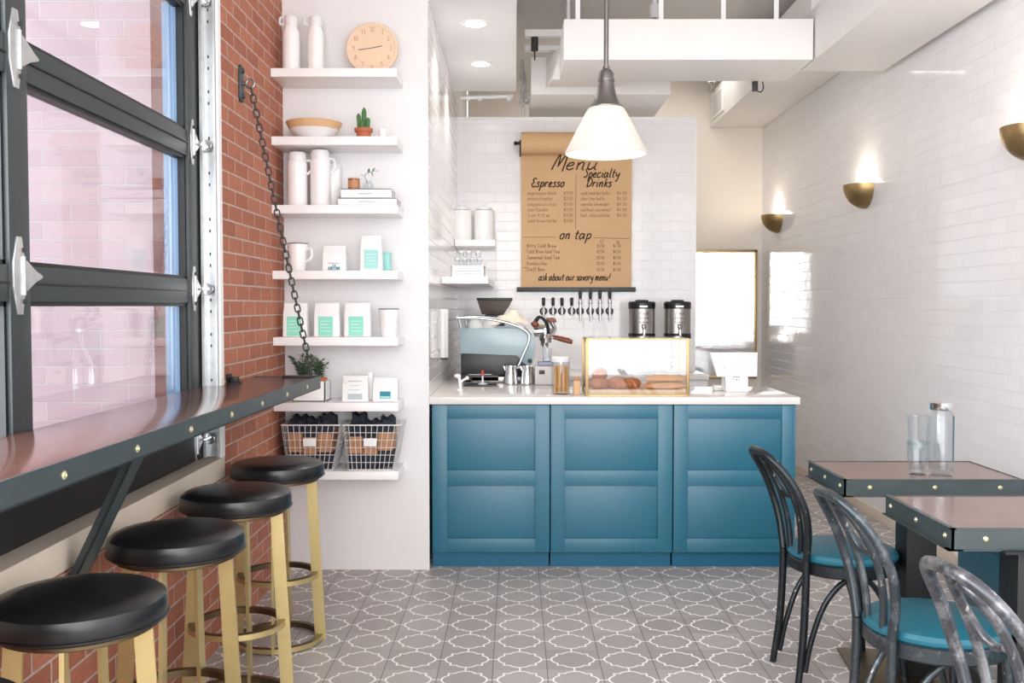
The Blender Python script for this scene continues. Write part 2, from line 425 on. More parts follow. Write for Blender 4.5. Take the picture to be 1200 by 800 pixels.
# brush-stroke alphabet (units: x-height 5, capitals 9)
GL = {
 'a': '4,4 2,5 .4,3 .6,.6 2,0 4,3 4.4,5|4.4,5 4.2,1 5.4,0', 'b': '1,9 .8,4 .6,0|.7,3 2.4,5 4.2,3.4 3.6,.6 1.6,0 .7,1', 'c': '4,4.2 2.4,5 .6,3 .8,.8 2.4,0 4.4,1',
 'd': '4,4 2,5 .4,3 .6,.6 2,0 4,2|4.6,9.4 4.2,3 4.4,.4 5.4,0', 'e': '.6,2.4 3,2.8 3.8,4.2 2.4,5 .8,3.4 .8,1 2.4,0 4.4,1', 'f': '4.4,8.4 3,9.2 2.2,6 2,0 1.4,-3|.6,4.6 4,5',
 'g': '4,4 2,5 .4,3 .6,.8 2,.2 4,3|4.4,5 4.2,0 3,-3.4 1,-3', 'h': '1,9.4 .8,0|.8,3 2.6,5 3.8,4 3.8,0 5,.2', 'i': '1,5 .9,1 2.2,0|1.3,7.2 1.5,7.4', 'k': '1,9 .8,0|4,5 1,2.4|1.8,3 4,0',
 'l': '1.4,9.4 1,5 1,.6 2.4,0', 'm': '.6,5 .8,0|.8,3 2,5 3,4.2 3,0|3,3 4.4,5 5.4,4 5.4,.4 6.6,0', 'n': '.6,5 .8,0|.8,3 2.4,5 3.6,4.2 3.6,.6 4.8,0', 'o': '2.4,5 .6,3.4 .8,.8 2.4,0 4,1.6 3.8,4.2 2.4,5 4.6,4.4',
 'p': '.8,5 .9,0 .6,-4|.9,3 2.6,5 4.2,3.4 3.6,.8 1.6,.2', 'q': '4,4 2,5 .4,3 .8,.6 2.4,.2 4,3|4.3,5 4.2,-4', 'r': '.8,5 1,0|1,3 2.4,5 3.8,4.6', 's': '3.6,4.6 2,5 1,3.9 3,2.2 3,.6 1.4,0 .2,.8', 't': '1.8,8 1.5,1 3.4,0|.2,5 3.6,5.3',
 'u': '.6,5 .6,1.4 2,0 3.8,2|4.2,5 4.1,1 5.4,0', 'v': '.4,5 2,0 4,5', 'w': '.4,5 1.6,0 3,4 4.4,0 5.8,5', 'x': '.4,5 4,0|4,5 .4,0', 'y': '.6,5 .8,2 2.4,1.4 4,3|4.4,5 3.8,0 2.6,-3.6 .8,-3', 'z': '.4,5 4,5 .4,0 4.2,0',
 'M': '.4,0 1.6,9 2.4,9.4 3.2,2|3.2,3 5,9.4 6,8 6.2,-1', 'E': '4.8,8 2.6,9.2 .8,7 2.6,5 .8,3 1.6,.4 4,.2 5,1.4', 'S': '4.8,8.2 3,9.4 1.2,7.6 3.4,5 4,2 2,0 .2,1', 'D': '1.4,9 1,0|.4,8.6 3.6,9 5.6,6 4.6,1.6 1,0', 'N': '.6,0 1,9 4.4,0 5,9.4',
 'C': '5,8 3,9 .8,6 1,2 3,0 5.2,1', 'K': '1,9 1,0|5,9 1,4 5,0', 'B': '1,9 1,0|1,9 4,8 3.6,5.4 1,5 4.6,3.6 4,.4 1,0', 'I': '1.4,9 1.2,0', 'T': '0,9 5,9|2.6,9 2.4,0', 'L': '1,9 .8,0 4.4,.2',
 '0': '2.4,8 .6,6 .6,2 2.4,0 4,2 4,6 2.4,8', '1': '1,6.6 2.2,8 2.2,0', '2': '.6,6.4 2.4,8 4,6 .6,0 4.4,0', '3': '.6,7.4 2.6,8 3.8,6.2 2,4.4 4,2.6 2.6,0 .4,.6', '4': '3,8 .4,2.6 4.4,2.6|3.2,5 3.2,0', '5': '4,8 1.2,8 .9,4.8 3,5 4,2.6 2.6,0 .6,.6',
 '6': '3.6,7.6 1,4.6 .8,1.6 2.4,0 4,1.8 2.8,4 .9,3', '7': '.4,8 4.2,8 1.6,0', '8': '2.4,4.4 .8,6.2 2.4,8 3.8,6.2 2.4,4.4 .5,2.2 2.4,0 4.2,2.2 2.4,4.4', '9': '3.8,5.6 2.4,8 .6,6.2 2,4.2 3.8,5.8 3.4,0', '$': '4,6.6 2.4,7.4 .8,6 4,2.4 2.4,.8 .6,1.8|2.4,8.6 2.4,-.4',
 '.': '.6,0 .9,.3', '!': '1.6,9 1.2,2.6|1,.2 1.2,.5', "'": '1,9 .8,7.4', '-': '.6,3 3.4,3.2'}


def lettering(text, width, xh, slant=0.18, fit=True):
    """polylines in (u, v): u from 0 to width, baseline v = 0, x-height xh"""
    k = xh / 5.0; u = 0; out = []
    for ch in text:
        if ch == ' ': u += 3.2; continue
        mx = 0
        for stroke in GL[ch].split('|'):
            pts = [tuple(float(q) for q in p.split(',')) for p in stroke.split()]
            mx = max(mx, max(p[0] for p in pts))
            out.append([(u + x + slant * y, y) for x, y in pts])
        u += mx + 0.9
    s = width / u if fit else k
    return [[(x * s, y * k) for x, y in st] for st in out]


def write_xz(mb, text, x0, x1, z, xh, y, r, slant=0.18, flip=False, sub=3):
    for st in lettering(text, x1 - x0, xh, slant):
        pts = smooth([(x0 + u, y, z + v) for u, v in st], sub)
        mb.tube(pts, r, 5)
    return mb


def rotz(a): return Matrix.Rotation(a, 4, 'Z')
def tr(x, y, z): return Matrix.Translation((x, y, z))
def axis_to(dirv):
    return Vector(dirv).to_track_quat('Z', 'Y').to_matrix().to_4x4()

# ------------------------------------------------------------------ the setting
XR, XB, YW, YM, YR, ZC = 2.37, -1.214, 5.12, 7.65, 9.40, 3.55      # right wall, brick face, shelf wall, menu wall, rear wall, ceiling


def sbox(name, mat, *a, bev=0.0): return struct(MB().box(*a, bev=bev).build(name, mat))


sbox('floor', 'floor', -1.25, XR + .1, -2.0, YR + .1, -0.12, 0)
sbox('ceiling', 'ceiling', -1.5, XR + .1, -2.0, YR + .1, ZC, ZC + .1)
sbox('wall_right', 'tile_y', XR, XR + .12, -2.0, YR + .12, 0, ZC)
sbox('wall_rear', 'beige_wall', -.456, XR, YR, YR + .12, 0, ZC)
sbox('wall_left_pier', 'brick', -1.335, XB, 4.02, YW, 0, ZC)
sbox('wall_left_base', 'brick', -1.45, XB, -2.0, 4.02, 0, 0.69)
sbox('wall_left_header', 'brick', -1.45, XB, -2.0, 4.02, 2.95, ZC)
sbox('trim_1', 'concrete', -1.45, XB + .008, -2.0, 4.02, 0.69, 0.776, bev=.004)          # concrete sill
sbox('wall_front', 'white_wall', -1.335, -.470, YW, YR + .1, 0, ZC)
sbox('wall_left_return', 'tile_y', -.470, -.456, YW + .012, YM, .80, 3.0)
sbox('wall_left_return_paint', 'white_wall', -.470, -.456, YW, YW + .012, 0, 3.0)
w = MB().box(-.456, 1.403, YM, YM + .12, 0, 2.843).build('wall_back', 'tile_x'); struct(w)
sbox('trim_2', 'white_gloss', -.456, 1.418, YM - .012, YM + .132, 2.843, 2.868, bev=.003)
sbox('trim_3', 'white_gloss', 1.400, 1.414, YM - .004, YM + .124, 0, 2.843)
sbox('wall_soffit', 'white_gloss', -.456, 0.006, YW, 7.34, 3.0, 3.5)
sbox('baseboard_right', 'base_tile', XR - .014, XR, -2.0, YR, 0, 0.07, bev=.003)
sbox('trim_4', 'white_gloss', XB - .003, XB + .008, 3.985, 4.021, .776, 2.95)
struct(MB().box(-9, -1.45, -4, 12, -.14, -.04).build('ground', 'asphalt'))
struct(MB().box(-1.345, -1.325, 4.0, 4.20, -.04, 3.5).box(-1.36, -1.335, 4.05, 4.12, -.04, 3.5).build('trim_5', 'jamb_sky_tint'))
struct(MB().box(-6, -1.34, 9.0, 9.2, -.04, 5.2).build('wall_street', 'street_grey'))
struct(MB().box(-7.5, ax(181, 4.6), 4.6, 4.9, -.04, 5.2).build('wall_neighbour', 'pink_brick'))

# overhead glazed door in the left wall
XD = -1.285
door = bpy.data.objects.new('door_1', None); C.objects.link(door); struct(door)
MB().box(XD - .004, XD + .004, -.3, 3.985, .777, 1.03, bev=.001).build('bottom_panel', 'bottom_black', door)
RAILS = [(0.776, 1.035), (1.41, 1.505), (1.988, 2.089), (2.573, 2.67)]
POSTS = [(3.845, 3.985), (2.477, 2.581), (1.12, 1.225), (-.25, -.145)]
for y0, y1 in POSTS: MB().box(XD - .06, XD, y0, y1, .777, 2.95, bev=.003).build('stile', 'frame_grey', door)
for (a, b), (c, d) in zip(POSTS[1:], POSTS):
    for z0, z1 in RAILS:
        MB().box(XD - .056, XD - .004, b - .002, c + .002, z0, z1, bev=.003).build('rail', 'frame_grey' if z0 > .9 else 'bottom_black', door)
        if z0 > .9:
            zc = (z0 + z1) / 2
            MB().box(XD - .004, XD + .002, b, c, zc - .001, zc + .003).build('section_joint', 'black_metal', door)
    for (z0, z1), (z2, z3) in zip(RAILS, RAILS[1:] + [(2.95, 3)]):
        MB().box(XD - .036, XD - .028, b - .005, c + .005, z1 - .005, z2 + .005).build('pane', 'glass', door)
        g = MB()
        for e0, e1 in ((b, b + .012), (c - .012, c)): g.box(XD - .05, XD - .012, e0, e1, z1, z2)
        g.box(XD - .05, XD - .012, b, c, z1, z1 + .012); g.box(XD - .05, XD - .012, b, c, z2 - .012, z2)
        g.build('glazing_bead', 'black_metal', door)
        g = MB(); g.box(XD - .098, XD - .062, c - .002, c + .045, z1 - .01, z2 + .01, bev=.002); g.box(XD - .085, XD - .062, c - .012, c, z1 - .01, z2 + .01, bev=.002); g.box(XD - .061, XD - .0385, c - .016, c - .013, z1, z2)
        g.build('exterior_frame', 'jamb_sky_tint', door)


def hinge(z, y, roller):
    m = MB(); X = XD
    prof = [(-.030, -.19), (-.012, -.19), (.0, -.06), (.062, -.012), (.07, .0), (.062, .012), (.0, .06), (-.012, .19), (-.030, .19), (-.045, .06), (-.045, -.06)]
    if roller: prof = [(u * .9, v * .47) for u, v in prof]
    else: prof = [(u * 1.35, v * .53) for u, v in prof]
    m.prism([(y + u, z + v) for u, v in prof], X, X + .006, 'yz', bev=.002)
    m.prism([(y - .012, z - .045), (y + .05 * (1 if roller else 1.35), z - .004), (y + .05 * (1 if roller else 1.35), z + .004), (y - .012, z + .045)], X + .004, X + .011, 'yz', bev=.002)
    m.cyl((X + .008, y - .016, z - .05), (X + .008, y - .016, z + .05), .006, 10)
    h = m.build('hinge', 'galv', door)
    s = MB()
    for dz in (-.12, -.075, .075, .12): s.cyl((X + .004, y - .012, z + dz * (.5 if roller else .56)), (X + .011, y - .012, z + dz * (.5 if roller else .56)), .0065, 8)
    s.build('screw', 'steel_dark', h)
    if roller:
        r = MB(); r.cyl((X + .022, y + .01, z), (X + .022, 3.985, z), .006, 8)
        r.lathe([(0, -.008), (.022, -.008), (.024, 0), (.022, .008), (0, .008)], 16, tr(X + .032, 3.966, z) @ Matrix.Rotation(PI / 2, 4, 'X'))
        r.build('roller', 'chrome', h)


for (z0, z1) in RAILS[1:]:
    zc = (z0 + z1) / 2
    hinge(zc + .01, 3.905, True); hinge(zc + .02, 2.545, False); hinge(zc + .02, 1.17, False)
hinge(.855, 3.905, True)
t = MB(); t.box(XD + .008, XB - .003, 3.992, 4.012, .777, 2.95); t.box(XD + .008, XD + .02, 3.958, 4.0, .777, 2.95); t.box(XB - .012, XB - .004, 3.972, 4.0, .777, 2.95)
tk = t.build('roller_track', 'galv', door)
t = MB()
for i in range(44):
    z = .9 + i * .047
    if i % 7 in (0, 1, 3, 4): t.box(-1.252, -1.246, 3.9905, 3.9925, z, z + .012)
t.build('track_slot', 'steel_dark', tk)

# ------------------------------------------------------------------ ducts and services under the ceiling
tag(MB().box(.29, 1.784, 5.90, 6.46, 2.873, 3.115, bev=.004).build('cross_duct', 'duct_white'), 'wide white rectangular duct running across the room in front of the menu wall', 'duct')
m = MB(); m.box(1.795, 2.31, 1.5, 6.19, 2.873, 3.19, bev=.003); m.box(1.785, 2.318, 4.7, 4.73, 2.868, 3.2)
tag(m.build('main_duct', 'duct_white'), 'largest white duct running along the top of the tiled right wall toward the street', 'duct')
r = thing('wall_duct', 'white duct high on the right wall beyond the large one, with a side grille', 'duct', (0, 0, 0))
MB().box(1.86, XR - .003, 6.20, YR - .003, 3.10, 3.42, bev=.003).build('body', 'duct_white', r)
g = MB(); g.box(1.845, 1.86, 8.75, 9.22, 3.14, 3.36, bev=.003)
gr = g.build('grille_frame', 'white_gloss', r)
g = MB()
for k in range(9): g.box(1.840, 1.848, 8.80, 9.17, 3.165 + k * .021, 3.172 + k * .021)
g.build('louvre', 'grey_card', gr)
m = MB(); m.box(.113, 1.128, 7.15, 8.0, 2.935, 3.205, bev=.003); m.hexa([(.113, 8.0, 2.935), (1.128, 8.0, 2.935), (1.05, 8.2, 3.0), (.2, 8.2, 3.0)], [(.113, 8.0, 3.205), (1.128, 8.0, 3.205), (1.05, 8.2, 3.15), (.2, 8.2, 3.15)])
tag(m.build('branch_duct', 'duct_white'), 'lower white duct resting over the top of the menu wall', 'duct')
m = MB(); m.hexa([(.24, 6.46, 2.885), (.75, 6.46, 2.885), (.75, 7.15, 2.99), (.22, 7.15, 2.99)], [(.30, 6.46, 3.10), (.75, 6.46, 3.10), (.75, 7.15, 3.19), (.22, 7.15, 3.19)], bev=.003)
tag(m.build('duct_connector', 'duct_white'), 'sloping white duct piece joining the cross duct to the duct behind it', 'duct')
for px, lab in ((676, 'leftmost white hanger strap holding the cross duct'), (772, 'white hanger strap on the cross duct just right of the pendant rod'), (844, 'white hanger strap near the middle right of the cross duct'), (905, 'rightmost white hanger strap beside the duct corner')):
    x = ax(px, 6.0)
    m = MB(); m.box(x - .014, x + .014, 5.98, 5.986, 3.112, ZC); m.box(x - .02, x + .02, 5.97, 6.0, 3.112, 3.122)
    tag(m.build('duct_hanger', 'white_gloss'), lab, 'hanger', 'straps of the cross duct')
for (px, Y, z, lab) in ((765, 6.9, 3.36, 'white capped sprinkler head above the cross duct behind the hanger strap'), (832, 8.6, 3.30, 'white sprinkler head on its drop pipe beside the grille of the far duct')):
    s = thing('sprinkler', lab, 'sprinkler', (ax(px, Y), Y, z))
    MB().cyl((0, 0, .05), (0, 0, ZC - z), .014, 10).build('drop_pipe', 'white_gloss', s)
    MB().lathe([(0, .05), (.034, .05), (.038, .1), (.03, .15), (0, .15)], 16).build('cup', 'white_plastic', s)
    MB().lathe([(0, -.03), (.026, -.03), (.026, -.024), (.01, -.02), (.012, .05), (0, .05)], 12).build('head', 'nickel', s)
m = MB(); m.box(.067, .40, 6.87, 6.93, 3.278, 3.325); m.box(.067, .40, 7.0, 7.06, 3.215, 3.25); m.box(.36, .38, 6.87, 7.06, 3.25, ZC)
tag(m.build('ceiling_channel', 'white_gloss'), 'white steel channel under the ceiling left of the ducts', 'channel')
tag(MB().cyl((.135, 6.9, 3.185), (.135, 6.9, 3.278), .025, 14).cyl((.135, 6.9, 3.12), (.135, 6.9, 3.185), .005, 8).build('pipe_sleeve', 'steel_dark'), 'short black pipe sleeve hanging below the white ceiling channel', 'pipe')
m = MB(); m.cyl((-.42, 7.50, 2.985), (-.02, 7.50, 3.0), .016, 10)
for x in (-.36, -.27, -.05): m.cyl((x - .014, 7.50, 2.987), (x + .014, 7.50, 2.987), .024, 10)
tag(m.build('conduit_pipe', 'white_gloss'), 'thin white pipe with clamps in the gap above the menu wall', 'pipe')
m = MB()
rr = random.Random(3)
for k in range(6):
    x = .03 + rr.random() * .06
    m.tube(smooth([(x, 7.55, 3.25 - k * .04), (x + .05 * rr.uniform(-1, 1), 7.5, 3.15 - k * .04), (x + .06 * rr.random(), 7.55, 3.05 - k * .02), (x, 7.6, 2.97)], 5), .007, 6)
m.cyl((.06, 7.62, 2.87), (.06, 7.62, 3.3), .012, 8)
tag(m.build('cable_bundle', 'grey_card'), 'tangle of pale cables hanging between the soffit and the lower duct', 'cable')
cm = thing('camera_mount', 'small black camera with curled cable on the side of the far duct', 'camera', (ax(882, 6.5), 6.5, az(98, 6.5)))
MB().cyl((0, 0, -.02), (0, 0, .012), .02, 12).box(-.016, .016, -.02, .02, -.05, -.01, bev=.004).build('body', 'steel_dark', cm)
MB().tube(smooth([(.015, 0, -.05), (.04, 0, -.055), (.055, 0, -.03), (.05, 0, .012)], 6), .004, 6).build('cable', 'black_plastic', cm)

# recessed downlights in the soffit
for px, py, lab in ((557, 28, 'nearer recessed downlight in the white soffit'), (563, 75, 'farther recessed downlight in the white soffit')):
    p = atz(px, py, 3.0); d = thing('downlight', lab, 'light', (p.x, p.y, 3.0), group='soffit downlights')
    MB().lathe([(.058, -.001), (.072, -.006), (.084, -.004), (.086, 0), (.058, 0), (.058, -.001)], 28).build('trim_ring', 'white_gloss', d)
    MB().lathe([(0, -.002), (.058, -.002), (.058, -.0005), (0, -.0005)], 28).build('lens', 'downlight', d)
    l = bpy.data.lights.new('downlight_lamp', 'SPOT'); l.energy = 15; l.spot_size = 2.2; l.spot_blend = .8; l.color = (1, .95, .88); l.shadow_soft_size = .05
    lo = bpy.data.objects.new('downlight_lamp', l); C.objects.link(lo); lo.location = (0, 0, -.03); lo.parent = d

# pendant lamp
YP = 5.0
p0 = at(710, 181, YP)
pe = thing('pendant_lamp', 'white cone pendant lamp on a grey rod hanging in front of the menu', 'lamp', (p0.x, YP, p0.z))
zc = ZC - p0.z
MB().lathe([(.204, 0), (.2075, .004), (.2075, .012), (.191, .045), (.157, .11), (.1235, .175), (.1015, .216), (.093, .23), (.078, .24), (.078, .236), (.09, .226), (.0985, .212), (.1205, .172), (.154, .107), (.188, .042), (.204, .006), (.204, 0)], 56).build('lamp_shade', 'opal', pe)
MB().lathe([(.086, .232), (.088, .24), (.07, .258), (.055, .29), (.046, .325), (.040, .362), (.040, .366), (.043, .368), (.043, .378), (.040, .381), (.040, .405), (.028, .425), (.018, .432), (.018, .445), (0, .445), (0, .232)], 36).build('cap', 'nickel', pe)
MB().cyl((0, 0, .44), (0, 0, zc - .02), .0125, 14).build('rod', 'nickel', pe)
MB().lathe([(0, zc), (.06, zc), (.058, zc - .02), (.02, zc - .03), (0, zc - .03)], 28).build('ceiling_cup', 'nickel', pe)
b = MB().ball((0, 0, .11), .045, (1, 1, 1.2), 18).cyl((0, 0, .15), (0, 0, .235), .022, 12).build('bulb', 'bulb', pe)
l = bpy.data.lights.new('pendant_light', 'POINT'); l.energy = 1.0; l.color = (1, .95, .88); l.shadow_soft_size = .05
lo = bpy.data.objects.new('pendant_light', l); C.objects.link(lo); lo.location = (0, 0, .03); lo.parent = pe

# wall sconces
for Y, lab in ((4.47, 'nearest brass half bowl sconce at the right edge of the view'), (6.62, 'middle brass half bowl sconce on the white tile'), (8.82, 'farthest brass half bowl sconce near the room corner')):
    s = thing('wall_sconce', lab, 'sconce', (XR, Y, 2.215), PI, group='brass wall sconces')
    R_ = .152
    pr = [(R_ * math.cos(a), -R_ * 1.05 * math.sin(a)) for a in [PI / 2 * k / 10 for k in range(11)]]
    pr[-1] = (0, -R_ * 1.05)
    inner = [((R_ - .006) * math.cos(a), -(R_ * 1.05 - .006) * math.sin(a)) for a in [PI / 2 * k / 10 for k in range(11)]]; inner[-1] = (0, -R_ * 1.05 + .006)
    MB().lathe(pr + inner[::-1], 24, None, -PI / 2, PI / 2).build('bowl', 'brass', s)
    MB().box(0.001, .012, -.06, .06, -.12, -.02, bev=.004).build('back_plate', 'brass', s)
    MB().ball((.06, 0, -.045), .022, (1, 1, 1.2)).cyl((.01, 0, -.08), (.06, 0, -.07), .008, 8).build('bulb', 'bulb', s)
    l = bpy.data.lights.new('sconce_light', 'POINT'); l.energy = 2.4; l.color = (1, .85, .68); l.shadow_soft_size = .03
    lo = bpy.data.objects.new('sconce_light', l); C.objects.link(lo); lo.location = (.075, 0, .01); lo.parent = s

# mirror on the rear wall
mi = thing('wall_mirror', 'tall gold framed mirror on the far rear wall', 'mirror', (1.95, YR - .02, 1.32))
MB().box(-.33, .345, -.004, .006, -.60, .595).build('mirror_glass', 'mirror', mi)
fr = MB()
for a in ((-.35, .37, -.62, -.594), (-.35, .37, .59, .616), (-.35, -.326, -.62, .616), (.345, .37, -.62, .616)): fr.box(a[0], a[1], -.016, .019, a[2], a[3], bev=.003)
fr.build('frame', 'brass', mi)

# ------------------------------------------------------------------ service counter
YD = 5.15
DX = [(ax(506, YD, 560) + .002, ax(644.5, YD, 560) - .002), (ax(645, YD, 560) + .002, ax(788.5, YD, 560) - .002), (ax(789, YD, 560) + .002, ax(932, YD, 560))]
INN = [((524, 627), 'left teal cabinet of the service counter, beside the white wall'), ((662, 771), 'middle teal cabinet of the service counter under the pastry case'), ((806, 916), 'right teal cabinet of the service counter under the white register')]
for (x0, x1), ((i0, i1), lab) in zip(DX, INN):
    c = thing('counter_cabinet', lab, 'cabinet', ((x0 + x1) / 2, 5.45, 0), group='teal counter cabinets')
    ox = (x0 + x1) / 2; u0, u1 = x0 - ox, x1 - ox
    end = .008 if lab.startswith('right') else 0
    MB().box(u0, u1 - end, -.278, .27, .085, .878).build('body', 'teal_cabinet', c)
    MB().box(u0, u1 - end - .004, -.262, .25, 0, .085).build('toe_kick', 'teal_dark', c)
    if end: MB().box(u1 - end, u1, -.30, .27, 0.0, .878, bev=.001).build('end_panel', 'teal_cabinet', c)
    a0, a1 = ax(i0, YD, 560) - ox, ax(i1, YD, 560) - ox
    zb = [az(y, YD) for y in (647, 631, 569, 551, 490)]
    d = MB(); f0, f1 = -.30, -.279; B = .0018
    d.box(u0, a0, f0, f1, zb[0], .874, bev=B); d.box(a1, u1 - end, f0, f1, zb[0], .874, bev=B)
    for z0, z1 in ((zb[0], zb[1]), (zb[2], zb[3]), (zb[4], .874)): d.box(a0 - .001, a1 + .001, f0, f1, z0, z1, bev=B)
    dd = d.build('door', 'teal_cabinet', c)
    for z0, z1 in ((zb[1], zb[2]), (zb[3], zb[4])):
        MB().box(a0 - .003, a1 + .003, f0 + .011, f1, z0 - .003, z1 + .003, bev=.0012).build('panel', 'teal_cabinet', dd)
tag(MB().box(-.452, .27, 5.74, YM - .004, 0, .878).build('side_cabinet', 'teal_cabinet'), 'teal base cabinet under the espresso machine along the side wall', 'cabinet')
ct = [(-.455, 5.125), (1.503, 5.125), (1.503, 5.80), (.30, 5.80), (.30, YM - .003), (-.455, YM - .003)]
tag(MB().prism(ct, .879, .917, 'xy', bev=.003).build('countertop', 'quartz'), 'white stone countertop over the teal cabinets', 'countertop')
ZT = .917
bc = thing('back_counter', 'low counter against the tiled wall under the coffee urns', 'counter', (.86, 7.33, 0))
MB().box(-.54, .535, -.27, .31, 0, .862).build('body', 'white_gloss', bc)
MB().box(-.552, .54, -.30, .315, .863, .90, bev=.003).build('top', 'quartz', bc)

# ------------------------------------------------------------------ wall shelves and what stands on them
YS0, YS1 = 4.855, YW - .001
SZ = [2.573, 2.238, 1.900, 1.574, 1.242, .913, .569]
SL = ['top white floating shelf holding bottles and the round clock', 'second white floating shelf from the top, with bowl and cactus', 'third white floating shelf from the top, with canisters and books', 'fourth white floating shelf, with mug and boxes', 'fifth white floating shelf, with mint labelled bags', 'sixth white floating shelf, with planter and white bags', 'lowest white floating shelf, carrying the wire baskets']
for z, lab in zip(SZ, SL):
    tag(MB().box(XB + .003, -.587, YS0, YS1, z - .042, z, bev=.002).build('wall_shelf', 'white_gloss'), lab, 'shelf', 'white wall shelves')
SX = lambda px, Y=4.97: ax(px, Y)


def flask(loc, h, r, lab):
    t = thing('insulated_bottle', lab, 'bottle', loc, group='white bottles on the top shelf')
    MB().lathe([(0, 0), (r - .004, 0), (r, .005), (r, h * .66), (r * .96, h * .72), (r * .72, h * .80), (r * .7, h * .82), (0, h * .82)], 28).build('body', 'white_gloss', t)
    MB().lathe([(0, h * .815), (r * .78, h * .815), (r * .8, h * .83), (r * .8, h * .96), (r * .7, h), (0, h)], 28).build('cap', 'white_plastic', t)
    MB().tube(smooth([(-r * .6, -.008, h * .98), (-r * 1.15, -.008, h * .97), (-r * 1.2, -.008, h * .87), (-r * .7, -.008, h * .84)], 5), .006, 6).build('carry_loop', 'white_plastic', t)
    return t


p = SX(344); flask((p, 4.97, SZ[0]), .285, .044, 'white insulated bottle on the top shelf, nearest the brick wall')
flask((SX(372.5), 4.97, SZ[0]), .283, .042, 'white insulated bottle on the top shelf, nearer the clock')
ck = thing('wall_clock', 'round pale wooden clock leaning on the top shelf', 'clock', (SX(437), 4.985, SZ[0]))
rc = .1325
lean = Matrix.Translation((0, .02, rc + .001)) @ Matrix.Rotation(PI / 2 - .10, 4, 'X')
MB().lathe([(0, -.011), (rc - .003, -.011), (rc, -.008), (rc, .008), (rc - .003, .011), (rc - .016, .011), (rc - .018, .0085), (0, .0085)], 64, lean).build('dial', 'wood_clock', ck)
nm = MB()
for k in range(1, 13):
    a = PI / 2 - k * PI / 6; cx, cy = math.cos(a) * (rc - .036), math.sin(a) * (rc - .036)
    st = lettering(str(k), .018 if k < 10 else .028, .0145, .05); wd = .018 if k < 10 else .028
    for s_ in st: nm.tube([lean @ Vector((cx - wd / 2 + u, cy - .011 + v, .0088)) for u, v in s_], .0013, 5)
nm.build('numeral', 'clock_ink', ck)
h = MB()
for ang, ln, wdt in ((math.radians(12), .052, .0016), (math.radians(188), .07, .0014)):
    h.tube([lean @ Vector((0, 0, .0105)), lean @ Vector((math.cos(ang) * ln, math.sin(ang) * ln, .0105))], wdt, 6)
h.build('hand', 'ink', ck)

bo = thing('serving_bowl', 'wide white bowl with a bamboo upper rim on the second shelf', 'bowl', (SX(369.5), 4.98, SZ[1]))
rb = .142
MB().lathe([(0, 0), (.05, 0), (.065, .004), (.10, .030), (.124, .052), (.120, .054), (.09, .030), (.05, .012), (0, .010)], 48).build('body', 'white_ceramic', bo)
MB().lathe([(.1245, .0525), (rb, .088), (rb - .007, .090), (.1195, .0545), (.1245, .0525)], 48).build('rim', 'bamboo', bo)
ca = thing('potted_cactus', 'small green cactus in a terracotta pot on the second shelf', 'plant', (SX(427.5), 4.97, SZ[1]))
MB().lathe([(0, 0), (.032, 0), (.038, .040), (.046, .041), (.047, .058), (.041, .058), (.039, .046), (0, .046)], 30).build('pot', 'terracotta', ca)
MB().lathe([(0, .05), (.0405, .05), (.0405, .047), (0, .047)], 24).build('soil', 'soil', ca)
for dx, dy, hh, rr_, tilt in ((-.019, .0, .088, .010, -.08), (.002, .004, .118, .011, 0), (.020, -.002, .066, .010, .05), (-.006, -.016, .05, .009, -.02)):
    m = MB(); n = 20; b = bmesh.new(); rings = []
    for i in range(9):
        t_ = i / 8; zz = .048 + hh * t_; k = rr_ * (1 if t_ < .75 else math.sqrt(max(.02, 1 - ((t_ - .75) / .25) ** 2)))
        rings.append([b.verts.new((dx + tilt * hh * t_ * 1.0 + k * (1 + .16 * math.cos(6 * 2 * PI * j / n)) * math.cos(2 * PI * j / n), dy + k * (1 + .16 * math.cos(6 * 2 * PI * j / n)) * math.sin(2 * PI * j / n), zz)) for j in range(n)])
    for A, B_ in zip(rings, rings[1:]):
        for j in range(n): b.faces.new((A[j], A[(j + 1) % n], B_[(j + 1) % n], B_[j]))
    b.faces.new(rings[-1]); bmesh.ops.recalc_face_normals(b, faces=b.faces[:]); m._add(b); m.build('stem', 'cactus', ca)
tu = thing('votive_cup', 'small white cup beside the cactus on the second shelf', 'cup', (SX(449), 4.98, SZ[1]))
MB().lathe([(0, 0), (.017, 0), (.021, .055), (.019, .055), (.015, .006), (0, .006)], 24).build('body', 'white_ceramic', tu)
MB().lathe([(0, .042), (.018, .042), (.018, .038), (0, .038)], 20).build('wax', 'cream', tu)


def canister(loc, h, r, lab, rz=0):
    t = thing('canister_jug', lab, 'jug', loc, rz, group='white jugs on the third shelf')
    MB().lathe([(0, 0), (r - .003, 0), (r, .004), (r, h * .80), (r * .97, h * .83), (r * .86, h * .85), (0, h * .85)], 32).build('body', 'white_gloss', t)
    MB().lathe([(0, h * .845), (r * .9, h * .845), (r * .93, h * .87), (r * .92, h * .96), (r * .8, h), (0, h)], 32).build('lid', 'white_plastic', t)
    MB().tube(smooth([(r * .85, 0, h * .86), (r * 1.35, 0, h * .84), (r * 1.45, 0, h * .7), (r * 1.0, 0, h * .60)], 6), .007, 7).build('handle', 'white_plastic', t)
    return t


canister((SX(350), 4.97, SZ[2]), .275, .051, 'white lidded jug on the third shelf, nearest the brick wall')
canister((SX(377), 4.965, SZ[2]), .285, .050, 'white lidded jug on the third shelf, right of its twin', .15)
t = thing('tall_canister', 'plain white canister partly behind the right hand jug on the third shelf', 'canister', (SX(391, 5.06), 5.06, SZ[2]))
MB().lathe([(0, 0), (.04, 0), (.042, .004), (.042, .2), (0, .2)], 28).build('body', 'white_gloss', t)
MB().lathe([(0, .2), (.043, .2), (.043, .225), (.04, .23), (0, .23)], 28).build('lid', 'white_plastic', t)


